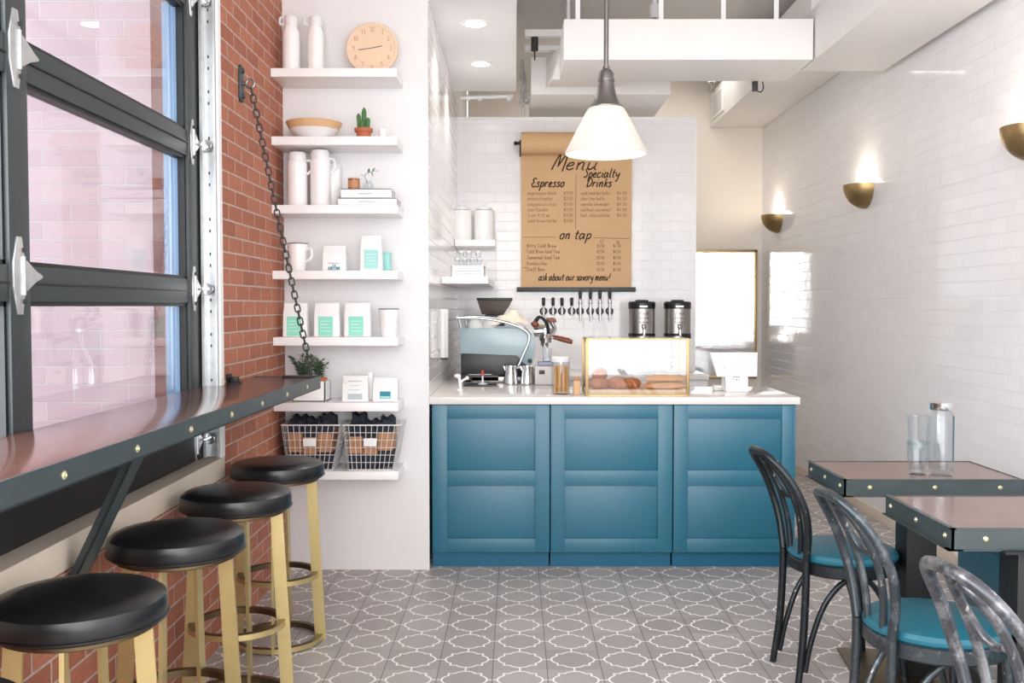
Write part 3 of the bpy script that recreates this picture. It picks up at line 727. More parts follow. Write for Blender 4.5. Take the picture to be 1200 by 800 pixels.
def book(name, x0, x1, y0, y1, z, h, lab):
    t = thing(name, lab, 'book', ((x0 + x1) / 2, (y0 + y1) / 2, z), group='white books on the third shelf')
    a, b_ = (x1 - x0) / 2, (y1 - y0) / 2
    m = MB(); m.box(-a, a, -b_, b_, 0, .003); m.box(-a, a, -b_, b_, h - .003, h); m.box(-a, a, -b_, -b_ + .003, 0, h)
    m.build('cover', 'white_card', t)
    MB().box(-a + .004, a - .004, -b_ + .003, b_ - .004, .003, h - .003).build('page_block', 'grey_card', t)
    write = MB().box(-a * .3, a * .25, -b_ - .0006, -b_, h * .42, h * .56); write.build('spine_print', 'grey_print', t)


book('coffee_table_book', SX(397.5, 4.88), SX(465.5, 4.88), 4.875, 5.08, SZ[2], .036, 'larger white book lying at the bottom of the pair on the third shelf')
book('coffee_table_book', SX(401, 4.9), SX(460, 4.9), 4.89, 5.075, SZ[2] + .0365, .047, 'smaller white book lying on top of the pair on the third shelf')
zb_ = SZ[2] + .084
t = thing('candle_jar', 'small amber candle jar with a pale label on the white books', 'candle', (SX(416.5), 4.95, zb_))
MB().lathe([(0, 0), (.027, 0), (.03, .003), (.03, .058), (.0285, .058), (.0285, .006), (0, .006)], 28).build('jar', 'amber', t)
MB().lathe([(.0304, .012), (.0308, .012), (.0308, .046), (.0304, .046), (.0304, .012)], 20, None, -PI * .8, -PI * .2).build('label', 'kraft', t)
MB().lathe([(0, .044), (.028, .044), (.028, .040), (0, .040)], 20).build('wax', 'cream', t)
t = thing('bud_vase', 'small clear vase with a leafy sprig on the white books', 'vase', (SX(433), 4.965, zb_))
MB().lathe([(0, 0), (.022, 0), (.027, .012), (.025, .03), (.013, .042), (.015, .05), (.0135, .05), (.011, .042), (.022, .03), (.023, .012), (0, .004)], 24).build('vase_glass', 'jar_glass', t)
sp = MB().tube(smooth([(0, 0, .01), (-.01, 0, .05), (-.018, 0, .075), (.0, 0, .09), (.03, 0, .098)], 5), .0016, 5).build('sprig_stem', 'leaf', t)


def leaf(mb, p, d, L, W, up=(0, 0, 1)):
    p = Vector(p); d = Vector(d).normalized(); s = d.cross(Vector(up)); s = s.normalized() if s.length > 1e-3 else Vector((1, 0, 0)); n = s.cross(d)
    b = bmesh.new(); k = [(0, 0), (.3, .45), (.65, .4), (1, 0)]
    L_, R_2, Mi = [], [], []
    for u, wv in k:
        c = p + d * (L * u) + n * (-.12 * L * u * u); Mi.append(b.verts.new(c + n * (-.06 * L * (wv > 0))))
        if wv: L_.append(b.verts.new(c + s * W * wv)); R_2.append(b.verts.new(c - s * W * wv))
    b.faces.new((Mi[0], Mi[1], L_[0])); b.faces.new((Mi[1], Mi[2], L_[1], L_[0])); b.faces.new((Mi[2], Mi[3], L_[1]))
    b.faces.new((Mi[0], R_2[0], Mi[1])); b.faces.new((Mi[1], R_2[0], R_2[1], Mi[2])); b.faces.new((Mi[2], R_2[1], Mi[3]))
    mb._add(b)


m = MB()
for q, dr in (((-.018, 0, .075), (-1, 0, .3)), ((0, 0, .09), (.2, -.4, 1)), ((.03, 0, .098), (1, 0, .2)), ((.015, 0, .095), (.4, .3, -1)), ((.02, 0, .097), (.6, -.4, .8))): leaf(m, q, dr, .026, .014)
m.build('sprig_leaf', 'leaf', t)


def mug(loc, lab, rz=0, h=.142, r=.052):
    t = thing('tall_mug', lab, 'mug', loc, rz, group='white mugs on the shelves')
    MB().lathe([(0, 0), (r * .72, 0), (r * .76, .004), (r * .9, h * .6), (r, h - .004), (r - .002, h), (r - .006, h - .004), (r * .84, h * .6), (r * .68, .008), (0, .008)], 36).build('body', 'white_ceramic', t)
    MB().tube(smooth([(r * .86, 0, h * .78), (r * 1.45, 0, h * .8), (r * 1.5, 0, h * .5), (r * .86, 0, h * .34)], 6), .007, 8).build('handle', 'white_ceramic', t)
    MB().lathe([(r - .004, h - .002), (r + .0006, h - .0035), (r + .0006, h + .0008), (r - .005, h + .0008), (r - .004, h - .002)], 36).build('rim', 'black_metal', t, label='dark rim line')
    MB().ball((-.012, -r * .885, h * .5), .004, (1, .3, 1.4), 8).build('mark', 'grey_print', t)
    return t


mug((SX(350), 4.965, SZ[3]), 'white mug with dark rim on the fourth shelf beside the brick wall', -.3)
mug((SX(456), 4.965, SZ[4]), 'white mug with dark rim at the right end of the fifth shelf', PI * .5 - .2)


def coffee_bag(name, x0, x1, Y, z, h, lab, label_mat, lrect, d=.065, group=None, squig=None, rz=0.0):
    w2 = (x1 - x0) / 2; t = thing(name, lab, 'bag', ((x0 + x1) / 2, Y, z), rz, group=group)
    m = MB(); m.hexa([(-w2, -d / 2, 0), (w2, -d / 2, 0), (w2, d / 2, 0), (-w2, d / 2, 0)], [(-w2 * .97, -d / 2 + .004, h * .72), (w2 * .97, -d / 2 + .004, h * .72), (w2 * .97, d / 2 - .004, h * .72), (-w2 * .97, d / 2 - .004, h * .72)], bev=.006)
    m.hexa([(-w2 * .96, -d / 2 + .006, h * .70), (w2 * .96, -d / 2 + .006, h * .70), (w2 * .96, d / 2 - .006, h * .70), (-w2 * .96, d / 2 - .006, h * .70)], [(-w2 * .93, -.010, h * .97), (w2 * .93, -.010, h * .97), (w2 * .93, .006, h * .97), (-w2 * .93, .006, h * .97)], bev=.004)
    m.box(-w2 * .94, w2 * .94, -.016, .008, h * .945, h, bev=.003)
    m.build('body', 'white_card', t)
    if label_mat:
        u0, u1, v0, v1 = lrect
        f = MB().box(-w2 + 2 * w2 * u0, -w2 + 2 * w2 * u1, -d / 2 - .0012, -d / 2 + .004, h * v0, h * v1); lb = f.build('label', label_mat, t, label='coloured label')
        s = MB()
        for k in range(4):
            zz = h * (v0 + (v1 - v0) * (.25 + .17 * k)); s.box(-w2 + 2 * w2 * (u0 + .08), -w2 + 2 * w2 * (u1 - .08 - .05 * (k % 3)), -d / 2 - .0018, -d / 2 - .001, zz - .0012, zz + .0012)
        s.build('label_print', 'sticker', lb)
    if squig: squig(t, w2, d, h)
    return t


for (a, b_, l0) in ((331, 360, 'mint labelled white coffee bag nearest the brick on the fifth shelf'), (367.5, 398, 'mint labelled white coffee bag in the middle of the fifth shelf'), (403, 434, 'mint labelled white coffee bag next to the mug on the fifth shelf')):
    coffee_bag('coffee_bag', SX(a, 4.93), SX(b_, 4.93), 4.965, SZ[4], .172, l0, 'mint', (.18, .74, .03, .60), group='mint labelled coffee bags')


def sq_box(t, w2, d, h):
    m = MB().box(-w2 * .5, w2 * .45, -d / 2 - .0012, -d / 2 + .003, h * .29, h * .33); m.build('printed_line', 'grey_print', t)
    m = MB(); write_xz(m, 'coffee', -w2 * .5, w2 * .5, h * .06, .013, -d / 2 - .0005, .0022, 0); m.build('printed_word', 'teal_print', t)


coffee_bag('coffee_bag', SX(378, 4.93), SX(406, 4.93), 4.965, SZ[3], .130, 'squat white bag with a teal printed word on the fourth shelf', None, None, squig=sq_box)
coffee_bag('coffee_bag', SX(422.5, 4.93), SX(448, 4.93), 4.955, SZ[3], .180, 'tall white coffee bag with pale aqua label on the fourth shelf', 'mint_pale', (.2, .84, .07, .60))
t = thing('label_card', 'small aqua carton standing behind the tall bag on the fourth shelf', 'carton', (SX(451, 5.02), 5.03, SZ[3]), -.25)
MB().box(-.03, .03, -.018, .018, 0, .098, bev=.002).build('body', 'mint_pale', t)
MB().box(-.031, .031, -.019, .019, .092, .1, bev=.001).build('lid', 'mint', t)


def sq_a(t, w2, d, h):
    m = MB()
    for v, a, b_ in ((.80, -.5, .5), (.62, -.35, .35), (.45, -.5, .45)): m.box(w2 * a, w2 * b_, -d / 2 - .001, -d / 2 + .006, h * v - .001, h * v + .0015)
    m.build('printed_line', 'grey_print', t)
    m = MB(); m.box(-w2 * .55, w2 * .55, -d / 2 - .001, -d / 2 + .003, h * .08, h * .30); m.build('label', 'grey_print', t)


def sq_b(t, w2, d, h):
    MB().box(-w2 * .42, w2 * .42, -d / 2 - .001, -d / 2 + .003, h * .12, h * .42).build('label', 'teal_print', t, label='teal label')
    MB().box(-w2 * .38, w2 * .38, -d / 2 - .0016, -d / 2, h * .14, h * .22).build('label_print', 'mint_pale', t)


coffee_bag('coffee_bag', SX(400, 4.93), SX(431, 4.93), 4.965, SZ[5], .130, 'white bag with pale grey print on the sixth shelf beside the planter', None, None, squig=sq_a)
coffee_bag('coffee_bag', SX(436, 4.93), SX(466, 4.93), 4.965, SZ[5], .122, 'white bag with a small teal label at the right end of the sixth shelf', None, None, squig=sq_b)
coffee_bag('coffee_bag', SX(431.5, 5.05), SX(437.5, 5.05), 5.03, SZ[5], .145, 'grey edged bag slipped behind the two white bags on the sixth shelf', None, None, d=.05)
# planter
pl = thing('planter_box', 'white planter box holding a terracotta pot of bushy herbs on the sixth shelf', 'planter', (SX(364, 4.95), 4.965, SZ[5]))
m = MB(); a, b_ = .085, .07
m.box(-a, a, -b_, -b_ + .01, 0, .105, bev=.002); m.box(-a, a, b_ - .01, b_, 0, .105, bev=.002); m.box(-a, -a + .01, -b_, b_, 0, .105, bev=.002); m.box(a - .01, a, -b_, b_, 0, .105, bev=.002); m.box(-a, a, -b_, b_, 0, .008)
m.build('box', 'white_gloss', pl)
for cx in (-.045, .042):
    pt = MB().lathe([(0, .01), (.026, .01), (.032, .095), (.037, .096), (.038, .12), (.033, .12), (.031, .1), (0, .1)], 24, tr(cx, 0, 0)).build('pot', 'terracotta', pl)
    m = MB(); s = MB(); rr = random.Random(int(cx * 1000) + 99)
    for k in range(15):
        an = rr.uniform(0, 2 * PI); sp_ = rr.uniform(.01, .075); hh = rr.uniform(.06, .13)
        pts = smooth([(cx + .01 * math.cos(an), .01 * math.sin(an), .1), (cx + sp_ * .5 * math.cos(an), sp_ * .4 * math.sin(an), .1 + hh * .6), (cx + sp_ * math.cos(an), sp_ * .7 * math.sin(an), .1 + hh)], 4)
        s.tube(pts, .0014, 4)
        for i in range(2, len(pts)):
            for sgn in (0, PI):
                a2 = an + PI / 2 + sgn + rr.uniform(-.6, .6)
                leaf(m, pts[i], (math.cos(a2), math.sin(a2), rr.uniform(.1, .7)), rr.uniform(.02, .032), .017)
        leaf(m, pts[-1], (math.cos(an), math.sin(an), .8), .03, .016)
    s.build('stem', 'leaf', pl); m.build('foliage', 'leaf', pl)


# wire baskets of folded garments
def wire_basket(xa0, xa1, xb0, xb1, lab):
    # bottom x range (xb), top x range (xa)
    cx = (xb0 + xb1) / 2; t = thing('wire_basket', lab, 'basket', (cx, 4.985, SZ[6]), group='wire baskets on the lowest shelf')
    H_ = .232; yb0, yb1, yt0, yt1 = -.105, .105, -.125, .118
    bot = [(xb0 - cx, yb0), (xb1 - cx, yb0), (xb1 - cx, yb1), (xb0 - cx, yb1)]; top = [(xa0 - cx, yt0), (xa1 - cx, yt0), (xa1 - cx, yt1), (xa0 - cx, yt1)]
    W = MB(); rw = .0019

    def cor(i, k): return Vector((bot[i][0] + (top[i][0] - bot[i][0]) * k, bot[i][1] + (top[i][1] - bot[i][1]) * k, .004 + (H_ - .004) * k))
    for i in range(4):
        j = (i + 1) % 4; n = 10 if i % 2 == 0 else 7
        for k in range(0, n + 1):
            u = k / n; W.cyl(cor(i, 0).lerp(cor(j, 0), u), cor(i, 1).lerp(cor(j, 1), u), rw, 5)
        for k in range(1, 6): W.cyl(cor(i, k / 6), cor(j, k / 6), rw, 5)
    for k in range(1, 10): u = k / 10; W.cyl(cor(0, 0).lerp(cor(1, 0), u), cor(3, 0).lerp(cor(2, 0), u), rw, 5)
    W.build('wire_mesh', 'wire_white', t)
    MB().tube([cor(i, 1) for i in range(4)], .0036, 7, True).build('rim', 'wire_white', t); MB().tube([cor(i, 0) for i in range(4)], .0028, 7, True).build('base_ring', 'wire_white', t)
    MB().box(-.03, .035, yt0 + .002, yt0 + .006, .125, .165, bev=.001).build('label_card', 'white_card', t)
    return t


B1 = (ax(329, 4.86), ax(398, 4.86), ax(336, 4.88), ax(388, 4.88)); B2 = (ax(401, 4.86), ax(469, 4.86), ax(407, 4.88), ax(459, 4.88))
wire_basket(max(B1[0], XB + .008), B1[1], max(B1[2], XB + .012), B1[3], 'wire basket of dark garments nearest the brick wall'); wire_basket(*B2, 'wire basket of dark garments at the open end of the lowest shelf')


def garment(x, y, z, w_, h_, d_, lab, rz=0, band=True):
    t = thing('folded_garment', lab, 'garment', (x, y, z), rz, group='folded dark garments in the wire baskets')
    b = bmesh.new(); bmesh.ops.create_cube(b, size=1); bmesh.ops.subdivide_edges(b, edges=b.edges[:], cuts=5, use_grid_fill=True)
    rr = random.Random(int(x * 999) + int(z * 777))
    ph = [rr.uniform(0, 6) for _ in range(4)]
    for v in b.verts:
        c = v.co; k = 1 - .25 * max(0, abs(c.x) - .3) - .12 * max(0, abs(c.z) - .3)
        v.co = Vector((c.x * w_ * (1 - .1 * abs(c.z)), c.y * d_ * k + .004 * math.sin(14 * c.x + ph[0]), (c.z + .5) * h_ + .010 * math.sin(9 * c.x + ph[1]) * (c.z + .5) + .005 * math.sin(16 * c.y + ph[2])))
    MB()._add(b).build('cloth', 'navy_cloth', t, sharp=80)
    if band:
        d2 = d_ / 2 + .004
        f = MB(); f.box(-w_ * .49, w_ * .49, -d2, -d2 + .004, h_ * .36, h_ * .76, bev=.001); f.box(-w_ * .49, w_ * .49, d2 - .004, d2, h_ * .36, h_ * .76, bev=.001); f.box(-w_ * .5, -w_ * .49 + .003, -d2, d2, h_ * .36, h_ * .76); f.box(w_ * .49 - .003, w_ * .5, -d2, d2, h_ * .36, h_ * .76)
        kb = f.build('kraft_band', 'kraft', t)
        MB().tube([(.012 * math.cos(a), -d2 - .001, h_ * .56 + .012 * math.sin(a)) for a in [2 * PI * k / 16 for k in range(16)]], .0012, 5, True).build('band_print', 'ink_mid', kb)
    return t


def basket_fill(bx, names):
    lo, hi = bx
    w_ = (hi - lo) / 3.1
    for k, (lab, dz, hh) in enumerate(names):
        row = k % 3; back = k // 3
        garment(lo + (hi - lo) * (row + .5) / 3, 4.932 + .095 * back, SZ[6] + .008 + dz, w_, hh, .086, lab, 0.0)


basket_fill((max(B1[2], XB + .02), B1[3]), [('banded dark garment in front of the left basket beside the brick', 0, .235), ('banded dark garment in the middle of the left basket front', 0, .21), ('banded dark garment at the right of the left basket front', 0, .235),
            ('dark garment standing at the back of the left basket near the brick', 0, .25), ('dark garment standing at the back middle of the left basket', 0, .24), ('dark garment standing at the back right of the left basket', 0, .262)])
basket_fill((B2[2], B2[3]), [('banded dark garment at the left of the right basket front', 0, .215), ('banded dark garment in the middle of the right basket front', 0, .205), ('banded dark garment at the right of the right basket front', .012, .225),
            ('dark garment standing at the back left of the right basket', 0, .262), ('dark garment standing at the back middle of the right basket', 0, .228), ('dark garment standing at the back right of the right basket', 0, .245)])

# ------------------------------------------------------------------ menu roll on the tiled wall
YP_ = YM - .028
mx0, mx1 = ax(610.5, YP_), ax(739.5, YP_); zt, zb0 = az(157, YP_), az(337, YP_)
mn = thing('menu_roll', 'brown kraft paper menu roll with brush lettering above the taps', 'menu', ((mx0 + mx1) / 2, YM, zb0))
cx = (mx0 + mx1) / 2
MB().box(mx0 - cx, mx1 - cx, -.030, -.0275, .0, zt - zb0 - .08).build('paper', 'paper', mn)
rr_ = .083
MB().cyl((mx0 - cx, -rr_ - .02, zt - zb0 - rr_), (mx1 - cx, -rr_ - .02, zt - zb0 - rr_), rr_, 40).build('paper_roll', 'paper', mn)
for sx in (-1, 1):
    b = MB(); xx = (mx1 - mx0) / 2 * sx
    b.box(min(xx, xx + .012 * sx), max(xx, xx + .012 * sx), -rr_ - .035, -.004, zt - zb0 - 2 * rr_ - .005, zt - zb0 - .06, bev=.002)
    b.cyl((xx, -rr_ - .02, zt - zb0 - rr_), (xx + .04 * sx, -rr_ - .02, zt - zb0 - rr_), .012, 10); b.ball((xx + .042 * sx, -rr_ - .02, zt - zb0 - rr_), .016)
    b.build('roll_bracket', 'black_metal', mn)
MB().box(ax(605.5, YP_) - cx, ax(744.5, YP_) - cx, -.040, -.004, -.032, .004, bev=.003).build('paper_bar', 'frame_grey', mn)
yl = -.0305


def mw(text, x0, x1, base, xh_px, r, mat, name='lettering', slant=.3):
    m = MB(); write_xz(m, text, ax(x0, YP_) - cx, ax(x1, YP_) - cx, az(base, YP_) - zb0, xh_px * .00672, yl, r, slant); return m.build(name, mat, mn)


mw('Menu', 645, 700, 199, 8.6, .0058, 'ink', 'heading')
mw('Espresso', 622, 661, 219, 5.5, .0052, 'ink', 'heading')
mw('Specialty', 683, 725, 208, 5.6, .0052, 'ink', 'heading')
mw('Drinks', 686, 716, 219, 5.4, .0052, 'ink', 'heading')
mw('on', 655, 668, 280, 6.2, .0052, 'ink', 'heading'); mw('tap', 672, 692, 280, 6.2, .0052, 'ink', 'heading')
mw('ask about our savory menu!', 631, 714, 328.5, 4.6, .0040, 'ink', 'heading')
lines = MB()
lx = lambda p: ax(p, YP_) - cx
lz = lambda p: az(p, YP_) - zb0
lines.tube([(lx(674.5), yl, lz(204)), (lx(674), yl, lz(268))], .0016, 5)
for a, b_, ya, yb in ((612.5, 651, 277.8, 278), (695, 737, 278.6, 279.6), (612.5, 619, 313.5, 313.5)): lines.tube([(lx(a), yl, lz(ya)), (lx(b_), yl, lz(yb))], .0016, 5)
lines.build('ruled_line', 'ink_mid', mn)


def menu_line(text, x0, x1, y, xh, r, name, sl=.05):
    m = MB(); write_xz(m, text, lx(x0), lx(x1), lz(y), xh, yl, r, sl, sub=2); m.build(name, 'ink_faint', mn)


for t_, y, x1 in (('espresso shot', 228, 652), ('macchiato', 234.5, 647), ('cappuccino', 241, 651), ('cortado', 247.5, 642), ('latte', 254, 645), ('cold brew latte', 260.5, 652)):
    menu_line(t_, 618, x1, y, .0145, .0016, 'drink_line'); menu_line('$3.50', 660, 671, y, .015, .0016, 'price', 0)
for t_, y, x1 in (('iced matcha latte', 228, 714), ('chai tea latte', 234.5, 708), ('vanilla lavender', 241, 714), ('salted caramel', 247.5, 716), ('hot chocolate', 254, 714)):
    menu_line(t_, 680, x1, y, .0145, .0016, 'drink_line'); menu_line('$4.50', 722, 734, y, .015, .0016, 'price', 0)
for t_, y, x1 in (('Nitro Cold Brew', 290, 652), ('Cold Brew Iced Tea', 296.5, 656), ('Seasonal Iced Tea', 303.5, 656), ('Kombucha', 310.5, 641), ('Craft Beer', 317.5, 639)):
    menu_line(t_, 617, x1, y, .016, .0020, 'drink_line'); menu_line('$3.50', 699, 708, y, .015, .0016, 'price', 0); menu_line('$4.50', 718, 727, y, .015, .0016, 'price', 0)
menu_line('12', 702, 707, 285, .016, .0018, 'size_heading', 0); menu_line('16', 721, 726, 285.5, .016, .0018, 'size_heading', 0)

# ------------------------------------------------------------------ taps
ZTAP = az(364.5, YM - .03)


def tap(px, tall, lab):
    t = thing('beverage_tap', lab, 'tap', (ax(px, YM - .03), YM, ZTAP), group='tall handled taps' if tall else 'short handled taps')
    MB().lathe([(.019, 0), (.030, .0), (.031, .004), (.026, .008), (.019, .008), (.019, 0)], 28, Matrix.Rotation(PI / 2, 4, 'X')).build('escutcheon', 'black_metal', t)
    m = MB(); m.lathe([(0, .001), (.0195, .001), (.0195, .006), (.014, .012), (.012, .03), (.0, .03)], 20, Matrix.Rotation(PI / 2, 4, 'X'))
    if tall:
        m.tube([(0, -.03, .07), (0, -.034, .01), (0, -.04, -.03), (0, -.046, -.085)], [.011, .012, .0095, .004], 12); m.lathe([(0, .062), (.014, .062), (.017, .07), (.014, .09), (.009, .1), (0, .1)], 16, tr(0, -.03, -.005))
        MB().lathe([(0, .09), (.0095, .09), (.0125, .12), (.0135, .165), (.0115, .175), (0, .176)], 16, tr(0, -.03, 0)).build('handle', 'black_plastic', t)
    else:
        m.tube([(0, -.03, .03), (0, -.035, .0), (0, -.04, -.034)], [.010, .0125, .007], 12); m.cyl((0, -.03, .02), (0, -.03, .045), .008, 10)
        MB().lathe([(0, .04), (.009, .04), (.0125, .055), (.0135, .098), (.011, .106), (0, .107)], 16, tr(0, -.03, 0)).build('handle', 'black_plastic', t)
    m.build('faucet', 'tap_steel', t)


for k, px in enumerate((637, 648, 658.5, 670)): tap(px, False, ['leftmost short handled tap on the tiled wall', 'second short handled tap from the left', 'third short handled tap from the left', 'fourth short handled tap, next to the tall ones'][k])
for k, px in enumerate((680, 691.8, 703, 714.5)): tap(px, True, ['first tall handled tap, next to the short ones', 'second tall handled tap from the left', 'third tall handled tap from the left', 'rightmost tall handled tap on the tiled wall'][k])

# ------------------------------------------------------------------ coffee urns
YU = 7.32
for px, lab in ((752, 'left steel coffee urn with black lid on the back counter'), (793.5, 'right steel coffee urn with black lid on the back counter')):
    u = thing('coffee_urn', lab, 'urn', (ax(px, YU), YU, .90), group='steel coffee urns')
    zb1 = az(397, YU - .1) - .90; zt1 = az(353, YU) - .90; r = .098
    m = MB()
    for sx in (-1, 1):
        for sy in (-1, 1): m.box(sx * .075 - .008, sx * .075 + .008, sy * .06 - .008, sy * .06 + .008, 0, zb1, bev=.002)
    m.box(-.09, .09, -.08, .08, 0, .012, bev=.003); m.build('stand', 'stand_blue', u)
    MB().lathe([(0, zb1), (r + .002, zb1), (r + .004, zb1 + .004), (r + .004, zb1 + .036), (r, zb1 + .04), (0, zb1 + .04)], 40).build('base', 'black_plastic', u)
    MB().lathe([(0, zb1 + .04), (r, zb1 + .04), (r, zt1 - .055), (0, zt1 - .055)], 40).build('body', 'brushed', u)
    MB().lathe([(0, zt1 - .055), (r + .003, zt1 - .055), (r + .004, zt1 - .012), (r - .004, zt1 - .002), (.05, zt1), (.048, zt1 + .010), (.02, zt1 + .012), (0, zt1 + .012)], 40).build('lid', 'black_plastic', u)
    MB().box(-.03, .03, -r - .012, -r + .02, zt1 - .05, zt1 - .03, bev=.004).build('lid_latch', 'chrome', u)
    f = MB(); f.cyl((0, -r + .005, zb1 + .055), (0, -r - .03, zb1 + .055), .013, 12); f.cyl((0, -r - .03, zb1 + .07), (0, -r - .03, zb1 + .025), .012, 12)
    f.build('faucet', 'chrome', u)
    f = MB(); f.tube([(-.014, -r - .02, zb1 + .105), (.014, -r - .02, zb1 + .105), (.012, -r - .028, zb1 + .085), (0.0, -r - .034, zb1 + .065), (-.012, -r - .028, zb1 + .085)], .0045, 6, True); f.build('faucet_handle', 'black_plastic', u)
    m = MB()
    for k, (wv, xh) in enumerate((('fresh', .013), ('brew', .013), ('today', .013))):
        for st in lettering(wv, .075, xh):
            m.tube([((u_ - .035) , -math.sqrt(max(1e-5, r * r - (u_ - .035) ** 2)) - .0008, zt1 - .10 - .032 * k + v_) for u_, v_ in st], .0014, 4)
    m.build('handwriting', 'ink', u)

for px, Y, hh, rr_, lab in ((753.5, 7.16, .155, .024, 'shortest swing top bottle behind the pastry case, at the left'), (762.5, 7.20, .185, .025, 'tallest swing top bottle seen through the pastry case'), (777, 7.17, .172, .026, 'swing top bottle behind the pastry case between the two urns'), (787, 7.12, .13, .022, 'small swing top bottle behind the pastry case, at the right')):
    t = thing('swing_top_bottle', lab, 'bottle', (ax(px, Y), Y - .12, .90), group='swing top bottles behind the case')
    MB().lathe([(0, 0), (rr_ - .002, 0), (rr_, .004), (rr_, hh * .62), (rr_ * .55, hh * .8), (rr_ * .5, hh * .93), (0, hh * .93)], 22).build('glass', 'jar_glass', t)
    MB().lathe([(0, hh * .92), (rr_ * .6, hh * .92), (rr_ * .66, hh * .97), (rr_ * .5, hh), (0, hh)], 16).build('stopper', 'black_plastic', t)
    MB().tube([(rr_ * 1.02 * math.cos(2 * PI * k / 20), rr_ * 1.02 * math.sin(2 * PI * k / 20), hh * .45) for k in range(20)], .003, 5, True).build('band', 'steel_dark', t)

# ------------------------------------------------------------------ small shelves in the corner over the espresso machine
tag(MB().box(-.453, -.168, 5.97, YM - .003, 1.535, 1.578, bev=.002).build('corner_shelf', 'white_gloss'), 'lower white corner shelf above the espresso machine', 'shelf')
tag(MB().box(-.453, -.152, 7.31, YM - .003, 1.845, 1.893, bev=.002).build('corner_shelf', 'white_gloss'), 'upper white corner shelf holding two canisters', 'shelf')
for px, lab in ((541.5, 'left of the two white canisters on the upper corner shelf'), (567.5, 'right of the two white canisters on the upper corner shelf')):
    t = thing('shelf_canister', lab, 'canister', (ax(px, 7.45), 7.46, 1.893), group='white canisters on the corner shelf')
    MB().lathe([(0, 0), (.074, 0), (.077, .004), (.077, .225), (.072, .232), (0, .232)], 32).build('body', 'white_ceramic', t)
    MB().lathe([(0, .232), (.06, .232), (.062, .25), (.05, .255), (.012, .258), (.016, .272), (0, .276)], 28).build('lid', 'white_ceramic', t)
    MB().tube([(.0605 * math.cos(2 * PI * k / 24), .0605 * math.sin(2 * PI * k / 24), .234) for k in range(24)], .003, 5, True).build('clasp_ring', 'steel_dark', t)
cr = thing('bottle_crate', 'white slatted crate of glass bottles on the lower corner shelf', 'crate', (-.297, 6.18, 1.578))
m = MB()
for k in range(4):
    z = .004 + k * .018; m.box(-.105, .105, -.10, -.093, z, z + .013, bev=.001); m.box(-.105, .105, .093, .10, z, z + .013, bev=.001); m.box(-.105, -.098, -.1, .1, z, z + .013, bev=.001); m.box(.098, .105, -.1, .1, z, z + .013, bev=.001)
m.build('slat', 'white_gloss', cr)
m = MB(); m.box(-.1, .1, -.095, .095, 0, .006)
for sx in (-.095, .085):
    for sy in (-.093, .085): m.box(sx, sx + .01, sy, sy + .01, 0, .076)
m.build('crate_frame', 'white_gloss', cr)
k = 0
for row, (yy, hh, xs) in enumerate(((6.13, .115, (-.365, -.318, -.272, -.225)), (6.225, .165, (-.345, -.297, -.238)))):
    for i, xx in enumerate(xs):
        pos = ['nearest the wall', 'second from the wall', 'third from the wall', 'at the open end'][i] if row == 0 else ['nearest the wall', 'in the middle', 'at the open end'][i]
        t = thing('stopper_bottle', 'stopper bottle %s in the %s row of the corner crate' % (pos, ['front', 'taller back'][row]), 'bottle', (xx, yy, 1.585), group='glass bottles in the corner crate')
        MB().lathe([(0, 0), (.019, 0), (.021, .004), (.021, hh * .62), (.011, hh * .82), (.011, hh * .93), (0, hh * .93)], 20).build('glass', 'jar_glass', t)
        MB().lathe([(0, hh * .92), (.0125, hh * .92), (.0135, hh * .96), (.009, hh), (0, hh)], 14).build('stopper', 'white_ceramic', t)
        MB().tube([(-.013, 0, hh * .8), (-.016, 0, hh * .9), (-.006, 0, hh * 1.02), (.006, 0, hh * 1.02), (.016, 0, hh * .9), (.013, 0, hh * .8)], .0014, 5).build('wire_clasp', 'steel_dark', t)
for Y, r, lab in ((5.72, .017, 'nearer slim white dispenser tube on the side wall'), (5.98, .017, 'farther slim white dispenser tube on the side wall')):
    t = thing('stirrer_dispenser', lab, 'dispenser', (-.456, Y, az(419, Y)), group='slim dispensers on the side wall')
    hh = az(362, Y) - az(419, Y)
    MB().lathe([(0, 0), (r - .002, 0), (r, .003), (r, hh - .003), (r - .002, hh), (0, hh)], 20, tr(r + .010, 0, 0)).build('tube', 'white_plastic', t)
    MB().box(.0005, .012, -.010, .010, .05, hh - .05, bev=.002).build('bracket', 'grey_card', t)
    MB().lathe([(0, -.012), (r * .7, -.012), (r * .8, 0), (0, 0)], 16, tr(r + .010, 0, 0)).build('spout', 'steel_dark', t)

# ------------------------------------------------------------------ espresso machine and what is around it
YE = 6.10
em = thing('espresso_machine', 'pale blue espresso machine with chrome side trim on the counter', 'espresso machine', (-.06, YE, ZT))
ex = lambda px: ax(px, YE) + .06
ez = lambda py: az(py, YE) - ZT
side = [(ex(539), ez(384.5)), (ex(610), ez(384.5)), (ex(619), ez(388)), (ex(626), ez(396)), (ex(627), ez(408)), (ex(624), ez(426)), (ex(620), ez(430)), (ex(612), ez(424)), (ex(606), ez(416.5)), (ex(539), ez(414))]
for yy in (0, .70): MB().prism(side, yy, yy + .03, 'xz', bev=.004).build('side_panel', 'espresso_blue', em)
MB().box(ex(541), ex(612), .03, .70, ez(413), ez(388), bev=.004).build('body', 'espresso_blue', em)
MB().box(ex(540), ex(617), .012, .72, ez(440), ez(414.5), bev=.006).box(ex(540), ex(585), .02, .71, ez(447), ez(438), bev=.004).build('lower_body', 'black_plastic', em)
MB().box(ex(552), ex(628), .02, .71, ez(448), ez(441.5), bev=.004).build('drip_tray', 'brushed', em)
for xx, yy in ((ex(548), .06), (ex(615), .06), (ex(548), .66), (ex(615), .66)): MB().lathe([(0, 0), (.02, 0), (.016, ez(447)), (0, ez(447))], 14, tr(xx, yy, 0)).build('foot', 'black_plastic', em)
